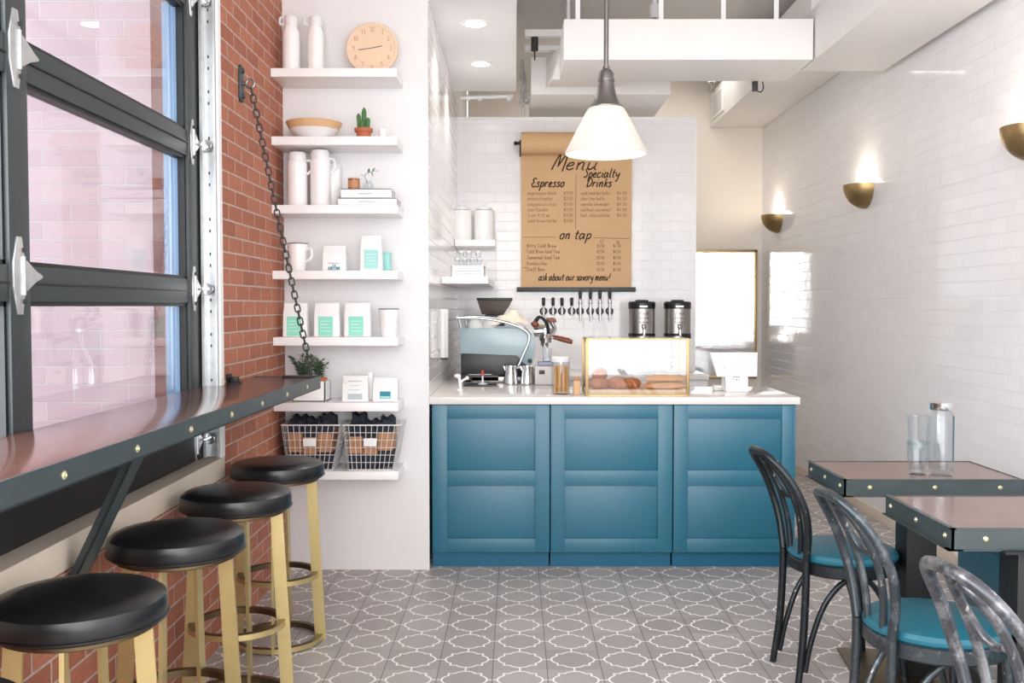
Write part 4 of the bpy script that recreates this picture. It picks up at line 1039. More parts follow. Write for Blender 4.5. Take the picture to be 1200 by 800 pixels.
arc = smooth([(ex(537), -.012, ez(372)), (ex(560), -.012, ez(372.5)), (ex(580), -.012, ez(375)), (ex(600), -.012, ez(380)), (ex(614), -.012, ez(386)), (ex(620), -.012, ez(393)), (ex(619), -.012, ez(402)), (ex(613), -.012, ez(416)), (ex(607), -.012, ez(430))], 6)
for dy in (0, .755): MB().tube([(p.x, p.y + dy, p.z) for p in arc], .0085, 10).build('chrome_trim', 'chrome', em)
rail = MB()
for y in (-.012, .743): rail.tube([(ex(540), y, ez(384)), (ex(537), y, ez(372))], .006, 8)
rail.tube([(ex(537), -.012, ez(372)), (ex(535), .36, ez(372)), (ex(537), .743, ez(372))], .0065, 8)
rail.build('cup_rail', 'chrome', em)
MB().lathe([(0, 0), (.014, 0), (.014, .008), (.006, .011), (0, .011)], 16, tr(ex(621), 0, ez(422.5)) @ Matrix.Rotation(PI / 2, 4, 'X')).build('side_knob', 'steel_dark', em)
for gy in (.2, .5):
    g = MB(); g.cyl((ex(627), gy, ez(389)), (ex(641), gy, ez(389)), .036, 16); g.lathe([(0, -.035), (.036, -.035), (.04, -.015), (.038, .03), (0, .03)], 20, tr(ex(640), gy, ez(391)))
    gh = g.build('group_head', 'chrome', em)
    q = MB(); q.lathe([(0, -.03), (.034, -.03), (.036, 0), (0, 0)], 18, tr(ex(641), gy, ez(397))); q.tube([(ex(638), gy - .012, ez(400)), (ex(637), gy - .012, ez(408))], [.008, .005], 8); q.tube([(ex(643), gy + .012, ez(400)), (ex(643), gy + .012, ez(409))], [.008, .005], 8); q.cyl((ex(645), gy, ez(396)), (ex(651), gy, ez(397)), .008, 10)
    q.build('portafilter', 'brushed', em)
    MB().tube([(ex(650), gy, ez(397)), (ex(656), gy, ez(398)), (ex(668), gy, ez(401)), (ex(673), gy, ez(402))], [.009, .013, .0155, .014], 12).build('portafilter_handle', 'wood_dark', em)
    lv = MB(); lv.tube(smooth([(ex(628), gy - .05, ez(378)), (ex(634), gy - .05, ez(372)), (ex(642), gy - .05, ez(379)), (ex(644), gy - .05, ez(392))], 5), .009, 8); lv.build('lever', 'black_metal', em)
    pd = MB(); pd.hexa([(ex(644), gy - .016, ez(379)), (ex(654), gy - .016, ez(378)), (ex(654), gy + .016, ez(378)), (ex(644), gy + .016, ez(379))], [(ex(643), gy - .016, ez(373.5)), (ex(652), gy - .016, ez(373)), (ex(652), gy + .016, ez(373)), (ex(643), gy + .016, ez(373.5))], bev=.006)
    pd.build('paddle', 'wood_dark', em)
    pc = MB(); pc.tube(smooth([(ex(648), gy, ez(378)), (ex(652), gy, ez(386)), (ex(648), gy, ez(394))], 5), [.02 - .001 * k for k in range(11)], 10, sx=.6); pc.build('paddle_bracket', 'brushed', em)
    kn = MB(); kn.ball((ex(628), gy - .06, ez(381)), .022, (1.1, .8, .9)); kn.build('steam_knob', 'wood_dark', em)
for xx, sc in ((ex(556), 1), (ex(573), .95), (ex(565), 1)):
    yy = .10 if sc == 1 and xx != ex(565) else (.12 if sc != 1 else .34)
    t = thing('espresso_cup', {ex(556): 'white cup upside down at the left front on the espresso machine', ex(573): 'white cup upside down beside the cream towel on the espresso machine'}.get(xx, 'white cup upside down farther back on the espresso machine'), 'cup', (-.06 + xx, YE + yy, ZT + ez(388)), group='cups on the espresso machine')
    MB().lathe([(.048, 0), (.05, .002), (.045, .05), (.032, .066), (.026, .067), (.026, .074), (.022, .074), (.022, .067), (0, .066)], 28).build('body', 'white_ceramic', t)
    MB().tube(smooth([(0, .045, .015), (0, .075, .02), (0, .07, .05), (0, .038, .055)], 5), .006, 7).build('handle', 'white_ceramic', t)
b = bmesh.new(); bmesh.ops.create_grid(b, x_segments=26, y_segments=14, size=1)
for v in b.verts:
    x, y = v.co.x, v.co.y
    v.co = Vector((x * .12, y * .16, .012 + .085 * math.exp(-((x - .1) ** 2 * 1.4 + y * y * 1.5)) + .012 * math.sin(7 * x + 3 * y) * (1 - x * x) + .012 * abs(math.sin(5 * y - 2 * x)) * (1 - .6 * x * x)))
b2 = bmesh.ops.solidify(b, geom=b.faces[:], thickness=.004)
tag(MB()._add(b).build('bar_towel', 'cream', loc=(-.06 + ex(597), YE + .22, ZT + ez(384.5) + .004), sharp=80), 'crumpled cream towel on top of the espresso machine', 'towel')

# grinder behind
gr = thing('coffee_grinder', 'coffee grinder with a smoky hopper rising behind the espresso machine', 'grinder', (ax(580, 7.0), 7.0, ZT))
gx = lambda px: ax(px, 7.0) - ax(580, 7.0)
gz = lambda py: az(py, 7.0) - ZT
MB().box(-.10, .10, -.09, .11, 0, .30, bev=.015).box(-.07, .07, -.12, .09, .29, gz(368), bev=.01).build('body', 'black_plastic', gr)
MB().hexa([(gx(565), -.085, gz(368)), (gx(592), -.085, gz(368)), (gx(592), .085, gz(368)), (gx(565), .085, gz(368))], [(gx(560), -.12, gz(352)), (gx(600), -.12, gz(352)), (gx(600), .12, gz(352)), (gx(560), .12, gz(352))], bev=.004).build('hopper', 'smoke_plastic', gr)
MB().box(gx(559.5), gx(600.5), -.125, .125, gz(352), gz(349), bev=.004).build('hopper_lid', 'black_plastic', gr)
MB().tube(smooth([(gx(597), -.09, gz(361)), (gx(594), -.11, gz(366)), (gx(592), -.11, gz(369))], 4), .012, 8).build('shutter_tab', 'white_plastic', gr)

# pitchers
for px, rz, lab in ((598.5, 0.1, 'left steel milk pitcher in front of the espresso machine'), (618, .1, 'right steel milk pitcher in front of the espresso machine')):
    Yp = 5.98; t = thing('milk_pitcher', lab, 'pitcher', (ax(px, Yp), Yp, ZT), rz, group='steel milk pitchers')
    MB().lathe([(0, 0), (.042, 0), (.045, .004), (.044, .02), (.037, .085), (.0385, .112), (.0365, .112), (.035, .085), (.042, .01), (0, .006)], 32).build('body', 'chrome', t)
    MB().tube(smooth([(.037, 0, .100), (.068, 0, .102), (.076, 0, .07), (.064, 0, .035), (.046, 0, .028)], 6), .0055, 8).build('handle', 'chrome', t)
    MB().hexa([(-.036, -.012, .085), (-.036, .012, .085), (-.03, .01, .1), (-.03, -.01, .1)], [(-.047, -.006, .114), (-.047, .006, .114), (-.034, .016, .113), (-.034, -.016, .113)]).build('spout', 'chrome', t)
tag(MB().box(ax(544, 5.9), ax(582, 5.9), 5.80, 5.96, ZT, ZT + .008, bev=.003).build('bar_mat', 'black_plastic'), 'thin black bar mat on the counter left of the pitchers', 'mat')
t = thing('stir_stand', 'slim pale stand with a red top on the black bar mat', 'tool', (ax(565.5, 5.88), 5.88, ZT + .008))
MB().lathe([(0, 0), (.028, 0), (.028, .004), (.006, .008), (.006, .052), (0, .052)], 18).build('stem', 'white_plastic', t)
MB().lathe([(0, .052), (.009, .052), (.010, .08), (.006, .084), (0, .084)], 14).build('cap', 'red', t)
MB().cyl((-.085, 0, .056), (.055, 0, .058), .0045, 8).build('cross_bar', 'chrome', t)
t = thing('rinse_tap', 'small white branching tap rising from the counter by the side wall', 'tap', (ax(538.5, 5.55), 5.55, ZT))
MB().tube(smooth([(.004, 0, 0), (.004, 0, .03), (.0, 0, .06), (-.004, 0, .075)], 4), .009, 10).ball((-.012, 0, .082), .017, (1.2, 1, .7)).lathe([(0, 0), (.02, 0), (.016, .008), (0, .008)], 16).build('body', 'white_plastic', t)
MB().tube([(.002, 0, .04), (.02, 0, .058), (.04, 0, .068)], [.006, .006, .008], 8).ball((.043, 0, .07), .011).build('lever', 'white_plastic', t)

# grey box with cup, biscotti jar, block
Yk = 6.6
t = thing('knock_box', 'pale grey box with a blue grey lid behind the pitchers', 'box', (ax(640, 5.98), 5.98, ZT))
MB().box(-.07, .055, -.05, .10, 0, .115, bev=.008).build('body', 'grey_card', t)
MB().box(-.05, .045, -.052, .102, .115, .138, bev=.006).build('lid', 'grey_blue', t)
MB().box(-.045, -.01, -.0525, -.049, .065, .09, bev=.002).build('slot', 'black_plastic', t)
t = thing('measuring_cup', 'clear cup standing on the blue grey lid', 'cup', (ax(641, 6.0), 6.0, ZT + .138))
MB().lathe([(0, 0), (.024, 0), (.026, .003), (.029, .085), (.027, .085), (.024, .006), (0, .004)], 24).build('body', 'jar_glass', t)
MB().lathe([(0, .005), (.0235, .005), (.0245, .03), (0, .03)], 20).build('contents', 'white_plastic', t)
Yj = 5.32
jr = thing('biscotti_jar', 'tall glass jar with a white lid full of biscotti on the counter', 'jar', (ax(657, Yj), Yj, ZT))
zj = az(423.5, Yj) - ZT
MB().lathe([(0, 0), (.046, 0), (.05, .004), (.05, zj), (.0475, zj), (.0475, .008), (0, .006)], 32).build('jar_glass', 'jar_glass', jr)
MB().lathe([(0, zj), (.0505, zj), (.052, zj + .004), (.052, zj + .024), (.048, zj + .028), (0, zj + .028)], 32).build('lid', 'white_plastic', jr)
rr = random.Random(11)
for k, (bx, by, an, tl) in enumerate(((-.032, -.014, .15, .06), (-.012, -.029, -.1, -.05), (.012, -.030, .1, .08), (.033, -.012, -.2, -.04), (-.022, .018, .3, .03), (.002, .026, .6, -.05), (.024, .018, 0, .05))):
    t = thing('biscotti', ['leftmost front biscotti in the glass jar', 'second front biscotti from the left in the glass jar', 'third front biscotti from the left in the glass jar', 'rightmost front biscotti in the glass jar', 'back left biscotti in the glass jar', 'back middle biscotti in the glass jar', 'back right biscotti in the glass jar'][k], 'biscotti', (_x := ax(657, Yj) + bx, Yj + by, ZT + .009), an, group='biscotti in the glass jar')
    b = bmesh.new(); bmesh.ops.create_cube(b, size=1); bmesh.ops.subdivide_edges(b, edges=b.edges[:], cuts=3, use_grid_fill=True)
    hh = .135 + .02 * rr.random()
    for v in b.verts:
        c = v.co; v.co = Vector((c.x * .0155 * (1 - .5 * max(0, abs(c.z) - .25)) + .004 * (1 - 4 * c.z * c.z) + .0 * tl, c.y * .011, (c.z + .5) * hh + .002 * math.sin(30 * c.x + k)))
    MB()._add(b).build('crumb', 'biscotti', t, sharp=60)
t = thing('card_holder', 'small brown wooden block left of the pastry case', 'block', (ax(676.5, 5.30), 5.31, ZT))
MB().box(-.020, .016, -.03, .03, 0, .075, bev=.003).build('block', 'bamboo', t)
MB().box(-.016, .012, -.004, .004, .0751, .095).build('card', 'kraft', t)

# ------------------------------------------------------------------ pastry case
y0, y1 = 5.185, 5.46
x0, x1 = ax(688, y0), ax(806.5, y0)
zt_ = az(396.5, y0) - ZT
pc = thing('pastry_case', 'glass and brass countertop display case holding pastries', 'display case', ((x0 + x1) / 2, (y0 + y1) / 2, ZT))
a, d = (x1 - x0) / 2, (y1 - y0) / 2
fr = MB(); q = .0075
for sx in (-1, 1):
    for sy in (-1, 1): fr.box(sx * a - q, sx * a + q, sy * d - q, sy * d + q, 0, zt_, bev=.001)
fr.build('corner_post', 'brass', pc)
fr = MB(); e = .004
for sy in (-1, 1):
    fr.box(-a, a, sy * d - e, sy * d + e, zt_ - 2 * e, zt_)
    fr.box(-a, a, sy * d - e, sy * d + e, 0.0, .008)
for sx in (-1, 1): fr.box(sx * a - e, sx * a + e, -d, d, zt_ - 2 * e, zt_); fr.box(sx * a - e, sx * a + e, -d, d, 0, .008)
fr.build('edge_frame', 'brass', pc)
MB().box(-a + .008, a - .008, -d + .008, d - .008, .006, .034, bev=.002).build('tray', 'tray', pc)
for nm_, bx in (('front_pane', (-a + .006, a - .006, -d - .002, -d + .002, .008, zt_ - .008)), ('back_pane', (-a + .006, a - .006, d - .002, d + .002, .008, zt_ - .008)), ('side_pane', (-a - .002, -a + .002, -d + .006, d - .006, .008, zt_ - .008)), ('side_pane', (a - .002, a + .002, -d + .006, d - .006, .008, zt_ - .008)), ('top_pane', (-a, a, -d, d, zt_, zt_ + .004))):
    MB().box(*bx).build(nm_, 'case_glass', pc)


def croissant():
    b = bmesh.new(); n, m_ = 26, 14; rings = []
    for i in range(n):
        t = -1 + 2 * i / (n - 1); an = t * 1.15; R0 = .050
        c = Vector((R0 * math.sin(an) * 1.35, -R0 * math.cos(an) + R0, 0)); tg = Vector((math.cos(an) * 1.35, math.sin(an), 0)).normalized(); sd = tg.cross(Vector((0, 0, 1)))
        r = .031 * (1 - abs(t) ** 2.2 * .8) * (1 + .13 * abs(math.sin(t * 9.5)))
        rings.append([b.verts.new(c + sd * r * math.cos(2 * PI * j / m_) + Vector((0, 0, r * .95 * math.sin(2 * PI * j / m_) + .028))) for j in range(m_)])
    for A, B_ in zip(rings, rings[1:]):
        for j in range(m_): b.faces.new((A[j], A[(j + 1) % m_], B_[(j + 1) % m_], B_[j]))
    b.faces.new(rings[0][::-1]); b.faces.new(rings[-1]); bmesh.ops.recalc_face_normals(b, faces=b.faces[:]); return b


zz = ZT + .0345
cro0 = MB()._add(croissant()).build('croissant', 'bread', sharp=80)
tag(cro0, 'croissant at the left front of the pastry case', 'croissant', 'croissants in the pastry case')
px_ = (x0 + x1) / 2
cro0.location = (x0 + .075, 5.25, zz); cro0.rotation_euler = (0, 0, .5)
for (dx, yy, rz, dz, lab) in ((.165, 5.255, -.5, 0, 'croissant in the left middle of the pastry case front'), (.245, 5.26, .3, 0, 'croissant next to the long rolls in the pastry case front'), (.08, 5.37, 2.4, 0, 'croissant at the back left corner of the pastry case'), (.18, 5.38, -2.2, 0, 'croissant in the back middle of the pastry case'), (.085, 5.30, 1.1, .048, 'croissant resting on top of the left pile in the pastry case')):
    c = cro0.copy(); C.objects.link(c); c.location = (x0 + dx, yy, zz + dz); c.rotation_euler = (0, 0, rz); c['label'] = lab
b = bmesh.new(); bmesh.ops.create_uvsphere(b, u_segments=20, v_segments=12, radius=1)
for v in b.verts: v.co = Vector((v.co.x * .12 * (1 if abs(v.co.x) < .9 else .98), v.co.y * .026, (v.co.z if v.co.z > 0 else v.co.z * .5) * .024 + .012 + .0012 * math.sin(v.co.x * 30)))
bag0 = MB()._add(b).build('long_roll', 'bread_pale', sharp=80)
tag(bag0, 'long roll nearest the glass in the pastry case', 'roll', 'long rolls in the pastry case')
bag0.location = (x0 + .43, 5.225, zz)
for (dx, yy, dz, rz, lab) in ((.435, 5.285, 0, .04, 'long roll second from the glass in the pastry case'), (.43, 5.345, 0, -.03, 'long roll third from the glass in the pastry case'), (.44, 5.405, 0, .02, 'long roll at the back of the pastry case'), (.43, 5.255, .036, .03, 'front long roll of the upper layer in the pastry case'), (.44, 5.33, .036, -.04, 'rear long roll of the upper layer in the pastry case')):
    c = bag0.copy(); C.objects.link(c); c.location = (x0 + dx, yy, zz + dz); c.rotation_euler = (0, 0, rz); c['label'] = lab

# ------------------------------------------------------------------ register stand
Yr = 5.50
ps = thing('register_stand', 'white tablet register stand seen from behind at the right end of the counter', 'register', (ax(861, Yr), Yr, ZT))
gx = lambda px: ax(px, Yr) - ax(861, Yr)
gz = lambda py: az(py, Yr) - ZT
MB().hexa([(gx(849), -.055, 0), (gx(874.5), -.055, 0), (gx(874.5), .09, 0), (gx(849), .09, 0)], [(gx(848), -.04, gz(427)), (gx(875.5), -.04, gz(427)), (gx(875.5), .03, gz(427)), (gx(848), .03, gz(427))], bev=.006).build('stand', 'white_plastic', ps)
MB().hexa([(gx(838.5), -.055, gz(440)), (gx(885), -.055, gz(440)), (gx(885), -.035, gz(441)), (gx(838.5), -.035, gz(441))], [(gx(834), .055, gz(413)), (gx(891), .055, gz(413)), (gx(891), .078, gz(415)), (gx(834), .078, gz(415))], bev=.004).build('tablet', 'white_plastic', ps)
MB().box(gx(852), gx(871), -.05, .08, -.0, .006).build('foot_pad', 'grey_card', ps)
m = MB()


def sqr(r, c, y, z0):
    pts = []
    for qx, qz, a0 in ((r - c, r - c, 0), (-(r - c), r - c, 90), (-(r - c), -(r - c), 180), (r - c, -(r - c), 270)):
        for k in range(4): an = math.radians(a0 + 30 * k); pts.append((qx + c * math.cos(an), y, z0 + qz + c * math.sin(an)))
    return pts


zl = gz(444); yl2 = -.0485
m.tube(sqr(.0165, .004, yl2, zl), .0013, 5, True); m.tube(sqr(.0045, .001, yl2, zl), .0014, 5, True); m.build('logo', 'nickel', ps)
t = thing('card_reader', 'small white card reader beside the register stand', 'card reader', (ax(844, 5.56), 5.58, ZT))
MB().box(-.035, .03, -.035, .035, 0, .026, bev=.006).build('body', 'white_plastic', t)
MB().box(-.03, .025, -.0355, -.033, .010, .014).build('slot', 'nickel', t)

# ------------------------------------------------------------------ window bar, its braces and chain
ZBAR = 1.072
bar = thing('window_bar', 'long wooden bar top edged in dark bolted steel along the glazed door', 'bar', (0, 0, 0))
ang = (-.905, 4.51, -.953, 1.80)
fx = lambda Y: ang[0] + (ang[2] - ang[0]) * (4.51 - Y) / 2.71
YB0 = .55
poly = [(fx(YB0) - .006, YB0), (fx(4.51) - .006, 4.504), (XB + .002, 4.504), (XB + .002, 4.018), (-1.282, 4.018), (-1.282, YB0)]
MB().prism(poly, ZBAR - .05, ZBAR, 'xy', bev=.0015).build('top', 'wood_bar', bar)
e = MB()
for z0, z1, o in ((ZBAR - .055, ZBAR + .002, .0), ):
    e.hexa([(fx(YB0) - .006, YB0, z0), (fx(YB0), YB0, z0), (fx(4.51), 4.51, z0), (fx(4.51) - .006, 4.51, z0)], [(fx(YB0) - .006, YB0, z1), (fx(YB0), YB0, z1), (fx(4.51), 4.51, z1), (fx(4.51) - .006, 4.51, z1)])
e.hexa([(fx(YB0) - .03, YB0, ZBAR - .0555), (fx(YB0), YB0, ZBAR - .0555), (fx(4.51), 4.51, ZBAR - .0555), (fx(4.51) - .03, 4.51, ZBAR - .0555)], [(fx(YB0) - .03, YB0, ZBAR - .0505), (fx(YB0), YB0, ZBAR - .0505), (fx(4.51), 4.51, ZBAR - .0505), (fx(4.51) - .03, 4.51, ZBAR - .0505)])
e.box(XB + .003, fx(4.51), 4.504, 4.51, ZBAR - .055, ZBAR + .002)
e.build('steel_edge', 'steel_edge', bar)
for Y in (1.26, 1.645, 2.03, 2.41, 2.79, 3.17, 3.53, 3.89, 4.24):
    MB().lathe([(0, 0), (.010, 0), (.010, .002), (.007, .005), (.0035, .0055), (.0025, .003), (0, .003)], 16, tr(fx(Y), Y, ZBAR - .028) @ Matrix.Rotation(PI / 2, 4, 'Y')).build('bolt', 'bolt', bar)
for Y in (2.56, .95):
    b = MB(); A = Vector((fx(Y) - .05, Y, ZBAR - .056)); B_ = Vector((XB + .014, Y + .05, .62)); t_ = (B_ - A)
    L = t_.length; mt = Matrix.Translation(A) @ axis_to(t_)
    b.box(-.026, .026, -.003, .003, 0, L, mtx=mt); b.box(-.026, -.021, -.003, .02, 0, L, mtx=mt); b.box(.021, .026, -.003, .02, 0, L, mtx=mt)
    b.build('brace', 'steel_edge', bar)
b = MB(); b.box(XB + .003, XB + .05, 4.07, 4.13, ZBAR, ZBAR + .005); b.box(XB + .001, XB + .007, 4.07, 4.13, ZBAR, ZBAR + .04); b.box(XB + .01, XB + .045, 4.085, 4.115, ZBAR + .004, ZBAR + .028, bev=.003); b.build('wall_bracket', 'black_metal', bar)
b = MB(); b.box(fx(4.4) - .16, fx(4.45) - .012, 4.44, 4.49, ZBAR, ZBAR + .007, bev=.002); b.build('chain_plate', 'black_metal', bar)

ch = thing('support_chain', 'dark steel chain from the brick wall plate down to the end of the bar', 'chain', (0, 0, 0))
pA = atx(283, 97, XB + .05); pB = Vector((fx(4.46) - .035, 4.465, ZBAR + .028))
wp = atx(281, 98, XB)
b = MB(); b.prism([(wp.y - .028, wp.z - .065), (wp.y - .018, wp.z - .08), (wp.y + .018, wp.z - .08), (wp.y + .028, wp.z - .065), (wp.y + .028, wp.z + .065), (wp.y + .018, wp.z + .08), (wp.y - .018, wp.z + .08), (wp.y - .028, wp.z + .065)], XB + .0005, XB + .012, 'yz', bev=.002); pl_ = b.build('wall_plate', 'steel_edge', ch)
b = MB()
for dz in (-.055, .055): b.lathe([(0, 0), (.013, 0), (.011, .008), (0, .011)], 6, tr(XB + .012, wp.y, wp.z + dz) @ Matrix.Rotation(PI / 2, 4, 'Y'))
b.build('plate_bolt', 'steel_dark', pl_)
b = MB(); b.cyl((XB + .01, wp.y, wp.z), (XB + .03, wp.y, wp.z), .009, 10); b.tube([(XB + .046 + .018 * math.cos(a), wp.y, wp.z + .018 * math.sin(a)) for a in [2 * PI * k / 18 for k in range(18)]], .006, 8, True); b.build('eye_ring', 'nickel', ch)
b = MB(); b.tube([(pB.x, pB.y + .016 * math.cos(a), pB.z - .008 + .018 * math.sin(a)) for a in [2 * PI * k / 18 for k in range(18)]], .0045, 8, True); b.build('end_shackle', 'steel_dark', ch)
p0_ = Vector((XB + .05, wp.y, wp.z - .018)); p1_ = pB + Vector((0, 0, .006)); N = 41; dirv = (p1_ - p0_); Ls = dirv.length / N
hl, hw = Ls * .5 + .0035, .0115
pts = [(hw * math.cos(a), 0, (hl - hw) * (1 if math.sin(a) > 0 else -1) + hw * math.sin(a)) for a in [2 * PI * (k + .5) / 16 for k in range(16)]]
lk = MB().tube(pts, .0036, 6, True).build('link', 'steel_dark', ch)
base_q = axis_to(dirv)
for k in range(N):
    o = lk if k == 0 else lk.copy()
    if k: C.objects.link(o); o.parent = ch
    sag = -.012 * math.sin(PI * (k + .5) / N)
    o.matrix_local = Matrix.Translation(p0_ + dirv * ((k + .5) / N) + Vector((0, 0, sag))) @ base_q @ rotz(.5 + (PI / 2 if k % 2 else 0))

# ------------------------------------------------------------------ bar stools
def make_stool(lab, loc):
    t = thing('bar_stool', lab, 'stool', loc, 0, group='black and brass bar stools')
    r = .191
    MB().lathe([(0, .684), (r - .02, .684), (r - .004, .690), (r, .702), (r, .728), (r - .004, .742), (r - .02, .752), (r - .06, .7575), (.06, .760), (0, .7605)], 56).build('seat', 'black_vinyl', t)
    MB().lathe([(0, .672), (r - .03, .672), (r - .022, .676), (r - .022, .684), (0, .684)], 40).build('seat_base', 'bronze', t)
    MB().tube([((r + .0005) * math.cos(2 * PI * k / 56), (r + .0005) * math.sin(2 * PI * k / 56), .697) for k in range(56)], .0028, 6, True).build('piping', 'black_vinyl', t)
    for deg in (4, 88, 184, 276):                      # flat bars set edge-on to the rings
        a = math.radians(deg); ca, sa = math.cos(a), math.sin(a)
        def q(rad, tan, z): return (rad * ca - tan * sa, rad * sa + tan * ca, z)
        r0, r1, w0, w1, th = .172, .138, .023, .021, .005
        MB().hexa([q(r0 - w0, -th, 0), q(r0 + w0, -th, 0), q(r0 + w0, th, 0), q(r0 - w0, th, 0)], [q(r1 - w1, -th, .672), q(r1 + w1, -th, .672), q(r1 + w1, th, .672), q(r1 - w1, th, .672)]).build('leg', 'stool_brass', t)
    def ring(rad, z, hh, wd): return MB().lathe([(rad - wd, z), (rad, z), (rad, z + hh), (rad - wd, z + hh), (rad - wd, z)], 64)
    for nm, rad, z in (('foot_ring', .166, .268), ('base_ring', .182, .003)):
        rg = ring(rad, z, .021, .022).build(nm, 'bronze', t); ring(rad + .002, z + .001, .019, .002).build('ring_band', 'stool_brass', rg, label='brass outer band')
    return t


s0 = make_stool('black topped bar stool farthest from the view, beside the shelf baskets', (-.99, 4.03, 0))
dup(s0, (-.982, 3.40, 0), .06, 'second bar stool from the shelves, black seat on brass legs')
dup(s0, (-.978, 2.79, 0), -.05, 'third bar stool from the shelves, by the diagonal bar brace')
dup(s0, (-.985, 2.17, 0), .1, 'large near bar stool in front of the brick at lower left')
dup(s0, (-.99, 1.53, 0), 0, 'nearest bar stool, only its edge showing in the lower left corner')

# ------------------------------------------------------------------ tables
def table(lab, x0, x1, y0, y1, colx, coly, base):
    cx_, cy_ = (x0 + x1) / 2, (y0 + y1) / 2; t = thing('cafe_table', lab, 'table', (cx_, cy_, 0), group='bolted edge tables'); a, d_ = (x1 - x0) / 2, (y1 - y0) / 2
    MB().box(-a + .006, a - .006, -d_ + .006, d_ - .006, .715, .760).build('top', 'wood_top', t)
    m = MB(); z0, z1 = .703, .762
    m.box(-a, a, -d_, -d_ + .006, z0, z1); m.box(-a, a, d_ - .006, d_, z0, z1); m.box(-a, -a + .006, -d_, d_, z0, z1); m.box(a - .006, a, -d_, d_, z0, z1)
    m.box(-a - .012, a, -d_ - .004, -d_ + .03, z0 - .004, z0); m.box(-a - .012, -a + .03, -d_ - .004, d_, z0 - .004, z0); m.box(-a - .006, -a + .01, -d_ - .003, d_, z1 - .001, z1 + .002); m.box(-a - .006, a, -d_ - .003, -d_ + .01, z1 - .001, z1 + .002)
    m.build('steel_edge', 'steel_edge', t)
    def bolt(x, y, rx):
        MB().lathe([(0, 0), (.0085, 0), (.0085, .002), (.006, .005), (.003, .0055), (.002, .003), (0, .003)], 16, tr(x, y, .734) @ rx).build('bolt', 'bolt', t)
    n = 3
    for k in range(n): bolt(-a, -d_ + .045 + (2 * d_ - .09) * k / (n - 1), Matrix.Rotation(-PI / 2, 4, 'Y'))
    for u in (.14, .5, .86): bolt(-a + 2 * a * u, -d_, Matrix.Rotation(PI / 2, 4, 'X'))
    q = .056
    MB().box(colx - cx_ - q, colx - cx_ + q, coly - cy_ - q, coly - cy_ + q, .012, .70, bev=.002).box(colx - cx_ - .13, colx - cx_ + .13, coly - cy_ - .13, coly - cy_ + .13, .694, .702).build('column', 'black_metal', t)
    MB().box(-base, base, -base, base, 0, .012, bev=.003, mtx=tr(colx - cx_, coly - cy_, 0) @ rotz(-.12)).build('base_plate', 'bronze', t)
    return t


table('far wood topped table with bottle and glasses on it', 1.206, 1.868, 3.55, 3.99, 1.515, 3.66, .235)
table('near wood topped table at the right edge of the view', 1.249, 1.93, 2.765, 3.265, 1.52, 2.87, .235)
b_ = thing('wall_bench', 'low teal bench along the white tiled wall behind the tables', 'bench', (2.13, 3.2, 0))
MB().box(-.20, .215, -1.05, 1.02, .0, .40, bev=.006).build('base', 'teal_cabinet', b_)
MB().box(-.205, .22, -1.055, 1.025, .40, .465, bev=.016).build('cushion', 'teal_seat', b_)

# ------------------------------------------------------------------ chairs
def make_chair(lab, loc, rz, mat):
    t = thing('bentwood_cafe_chair', lab, 'chair', loc, rz, group='teal seated cafe chairs')
    zs = .452
    MB().lathe([(0, zs - .004), (.195, zs - .004), (.203, zs + .004), (.204, zs + .014), (.196, zs + .026), (.16, zs + .033), (0, zs + .036)], 48).build('seat', 'teal_seat', t)
    MB().lathe([(.17, zs - .05), (.198, zs - .05), (.203, zs - .044), (.203, zs - .008), (.198, zs - .004), (0, zs - .004), (0, zs - .012), (.17, zs - .012), (.17, zs - .05)], 48).build('seat_rim', mat, t)
    xz = lambda z, o=0.0: -.190 + o - .1605 * max(0, (z - .46) / .405) ** 2.46      # the back bends away toward its top
    def arch(W, za, o, n=44):
        out = []
        for k in range(n + 1):
            a = PI * k / n; c, q = math.cos(a), math.sin(a) ** .594 if 0 < k < n else 0
            z = .455 + (za - .455) * q; out.append((xz(z, o), W * (.68 + .32 * min(1, (z - .455) / .2)) * math.copysign(abs(c) ** .594, c), z))
        return out
    MB().tube(arch(.155, .856, 0), .0145, 12).build('back_hoop', mat, t)
    MB().tube(arch(.066, .818, .004), .0115, 10).build('inner_hoop', mat, t)
    sc = smooth([(xz(.838), .004, .838), (xz(.80, .004), .040, .80), (xz(.745, .004), .050, .745), (xz(.70, .004), .034, .70), (xz(.682, .006), -.002, .682), (xz(.688, .010), -.030, .688)], 6)
    MB().tube(sc, [.0115 * (1 - .45 * max(0, k / (len(sc) - 1) - .5)) for k in range(len(sc))], 10).build('back_scroll', mat, t)
    for s in (-1, 1):
        MB().tube(smooth([(-.190, s * .105, .455), (-.191, s * .106, .36), (-.200, s * .110, .18), (-.222, s * .120, 0)], 5), [.0145] * 10 + [.0145 - .0004 * k for k in range(6)], 12).build('leg', mat, t)
    for s in (-1, 1):
        MB().tube(smooth([(.135, s * .135, .42), (.150, s * .145, .25), (.172, s * .165, 0)], 6), .014, 12).build('leg', mat, t)
    for s in (-1, 1):
        MB().tube(smooth([(-.196, s * .118, .045), (-.172, s * .116, .16), (-.125, s * .118, .29), (-.06, s * .124, .372), (0, s * .130, .393), (.05, s * .138, .372), (.1, s * .145, .29), (.135, s * .152, .16), (.152, s * .16, .045)], 5), .0105, 10).build('brace_arch', mat, t)
    return t


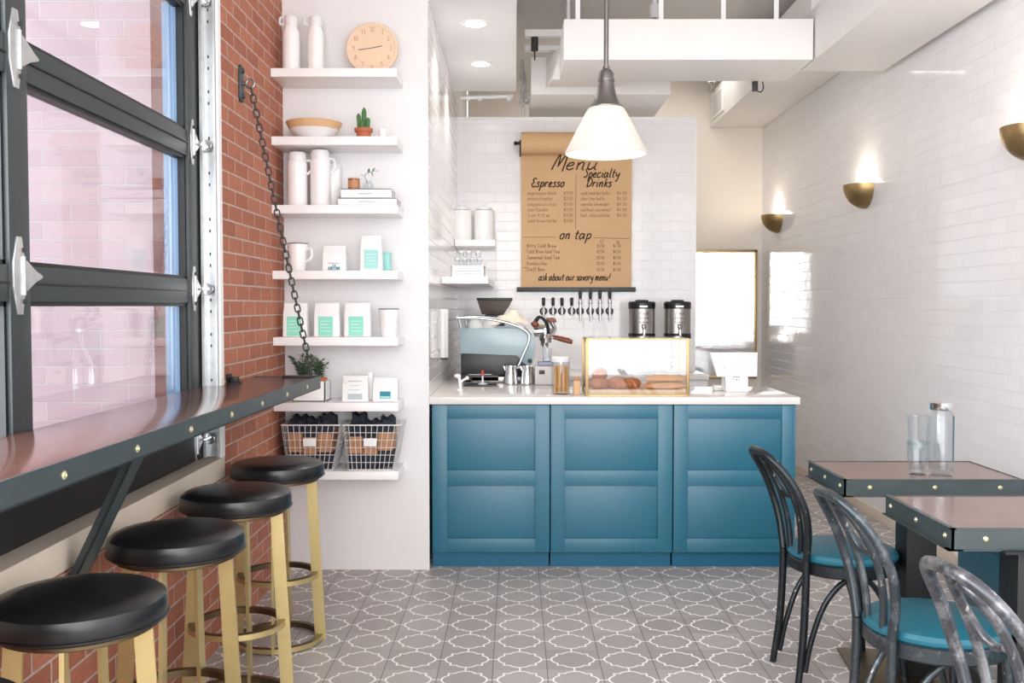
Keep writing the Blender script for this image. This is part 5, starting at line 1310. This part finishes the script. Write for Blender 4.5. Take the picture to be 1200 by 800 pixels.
make_chair('teal seated dark metal chair nearest the service counter', (1.25, 3.70, 0), .13, 'chair_dark')
make_chair('teal seated worn metal chair at the near table, middle of the three', (1.242, 2.855, 0), .122, 'chair_worn')
make_chair('rubbed silver metal chair closest to the view, cropped at lower right', (1.228, 2.075, 0), .19, 'chair_silver')

# ------------------------------------------------------------------ bottle and tumblers on the far table
t = thing('water_bottle', 'clear glass water bottle with a steel cap on the far table', 'bottle', (ax(1105, 3.66), 3.66, .760))
hb = az(471, 3.66) - .76
MB().lathe([(0, 0), (.039, 0), (.044, .006), (.044, hb - .055), (.040, hb - .038), (.034, hb - .03), (.034, hb - .012), (.031, hb - .012), (.031, hb - .03), (.041, hb - .058), (.041, .014), (.02, .022), (0, .026)], 40).build('bottle_glass', 'jar_glass', t)
MB().lathe([(0, hb - .028), (.041, hb - .028), (.042, hb - .026), (.042, hb - .002), (.040, hb), (0, hb)], 36).build('cap', 'chrome', t)
m = MB(); rr = random.Random(5)
for k in range(14):
    z = .055 + k * .0115
    for j in range(rr.randint(2, 4)):
        a0 = -.62 + j * .16 + rr.uniform(0, .04); a1 = a0 + rr.uniform(.06, .12); m.lathe([(.0442, z), (.0449, z), (.0449, z + .007), (.0442, z + .007), (.0442, z)], 3, None, a0, a1)
m.build('label_print', 'sticker', t)
MB().lathe([(.0440, .05), (.0446, .05), (.0446, .225), (.0440, .225), (.0440, .05)], 10, None, -.66, .05).build('label_band', 'teal_print', t)
tx = ax(1077.5, 3.68)
tumb = None
for k, lab in enumerate(('bottom clear glass tumbler of the stack beside the water bottle', 'top clear glass tumbler of the stack beside the water bottle')):
    h = .125
    if tumb is None:
        tumb = thing('glass_tumbler', lab, 'glass', (tx, 3.68, .760), group='stacked glass tumblers')
        b = MB(); pr = [(0, 0), (.031, 0), (.034, .004), (.0405, h), (.038, h), (.031, .014), (0, .012)]
        b.lathe(pr, 12).build('cup', 'jar_glass', tumb, sharp=20)
        MB().tube([(.0393 * math.cos(2 * PI * j / 24), .0393 * math.sin(2 * PI * j / 24), h) for j in range(24)], .0016, 6, True).build('lip', 'jar_glass', tumb)
    else: dup(tumb, (tx + .001, 3.68, .760 + .098), .2, lab)
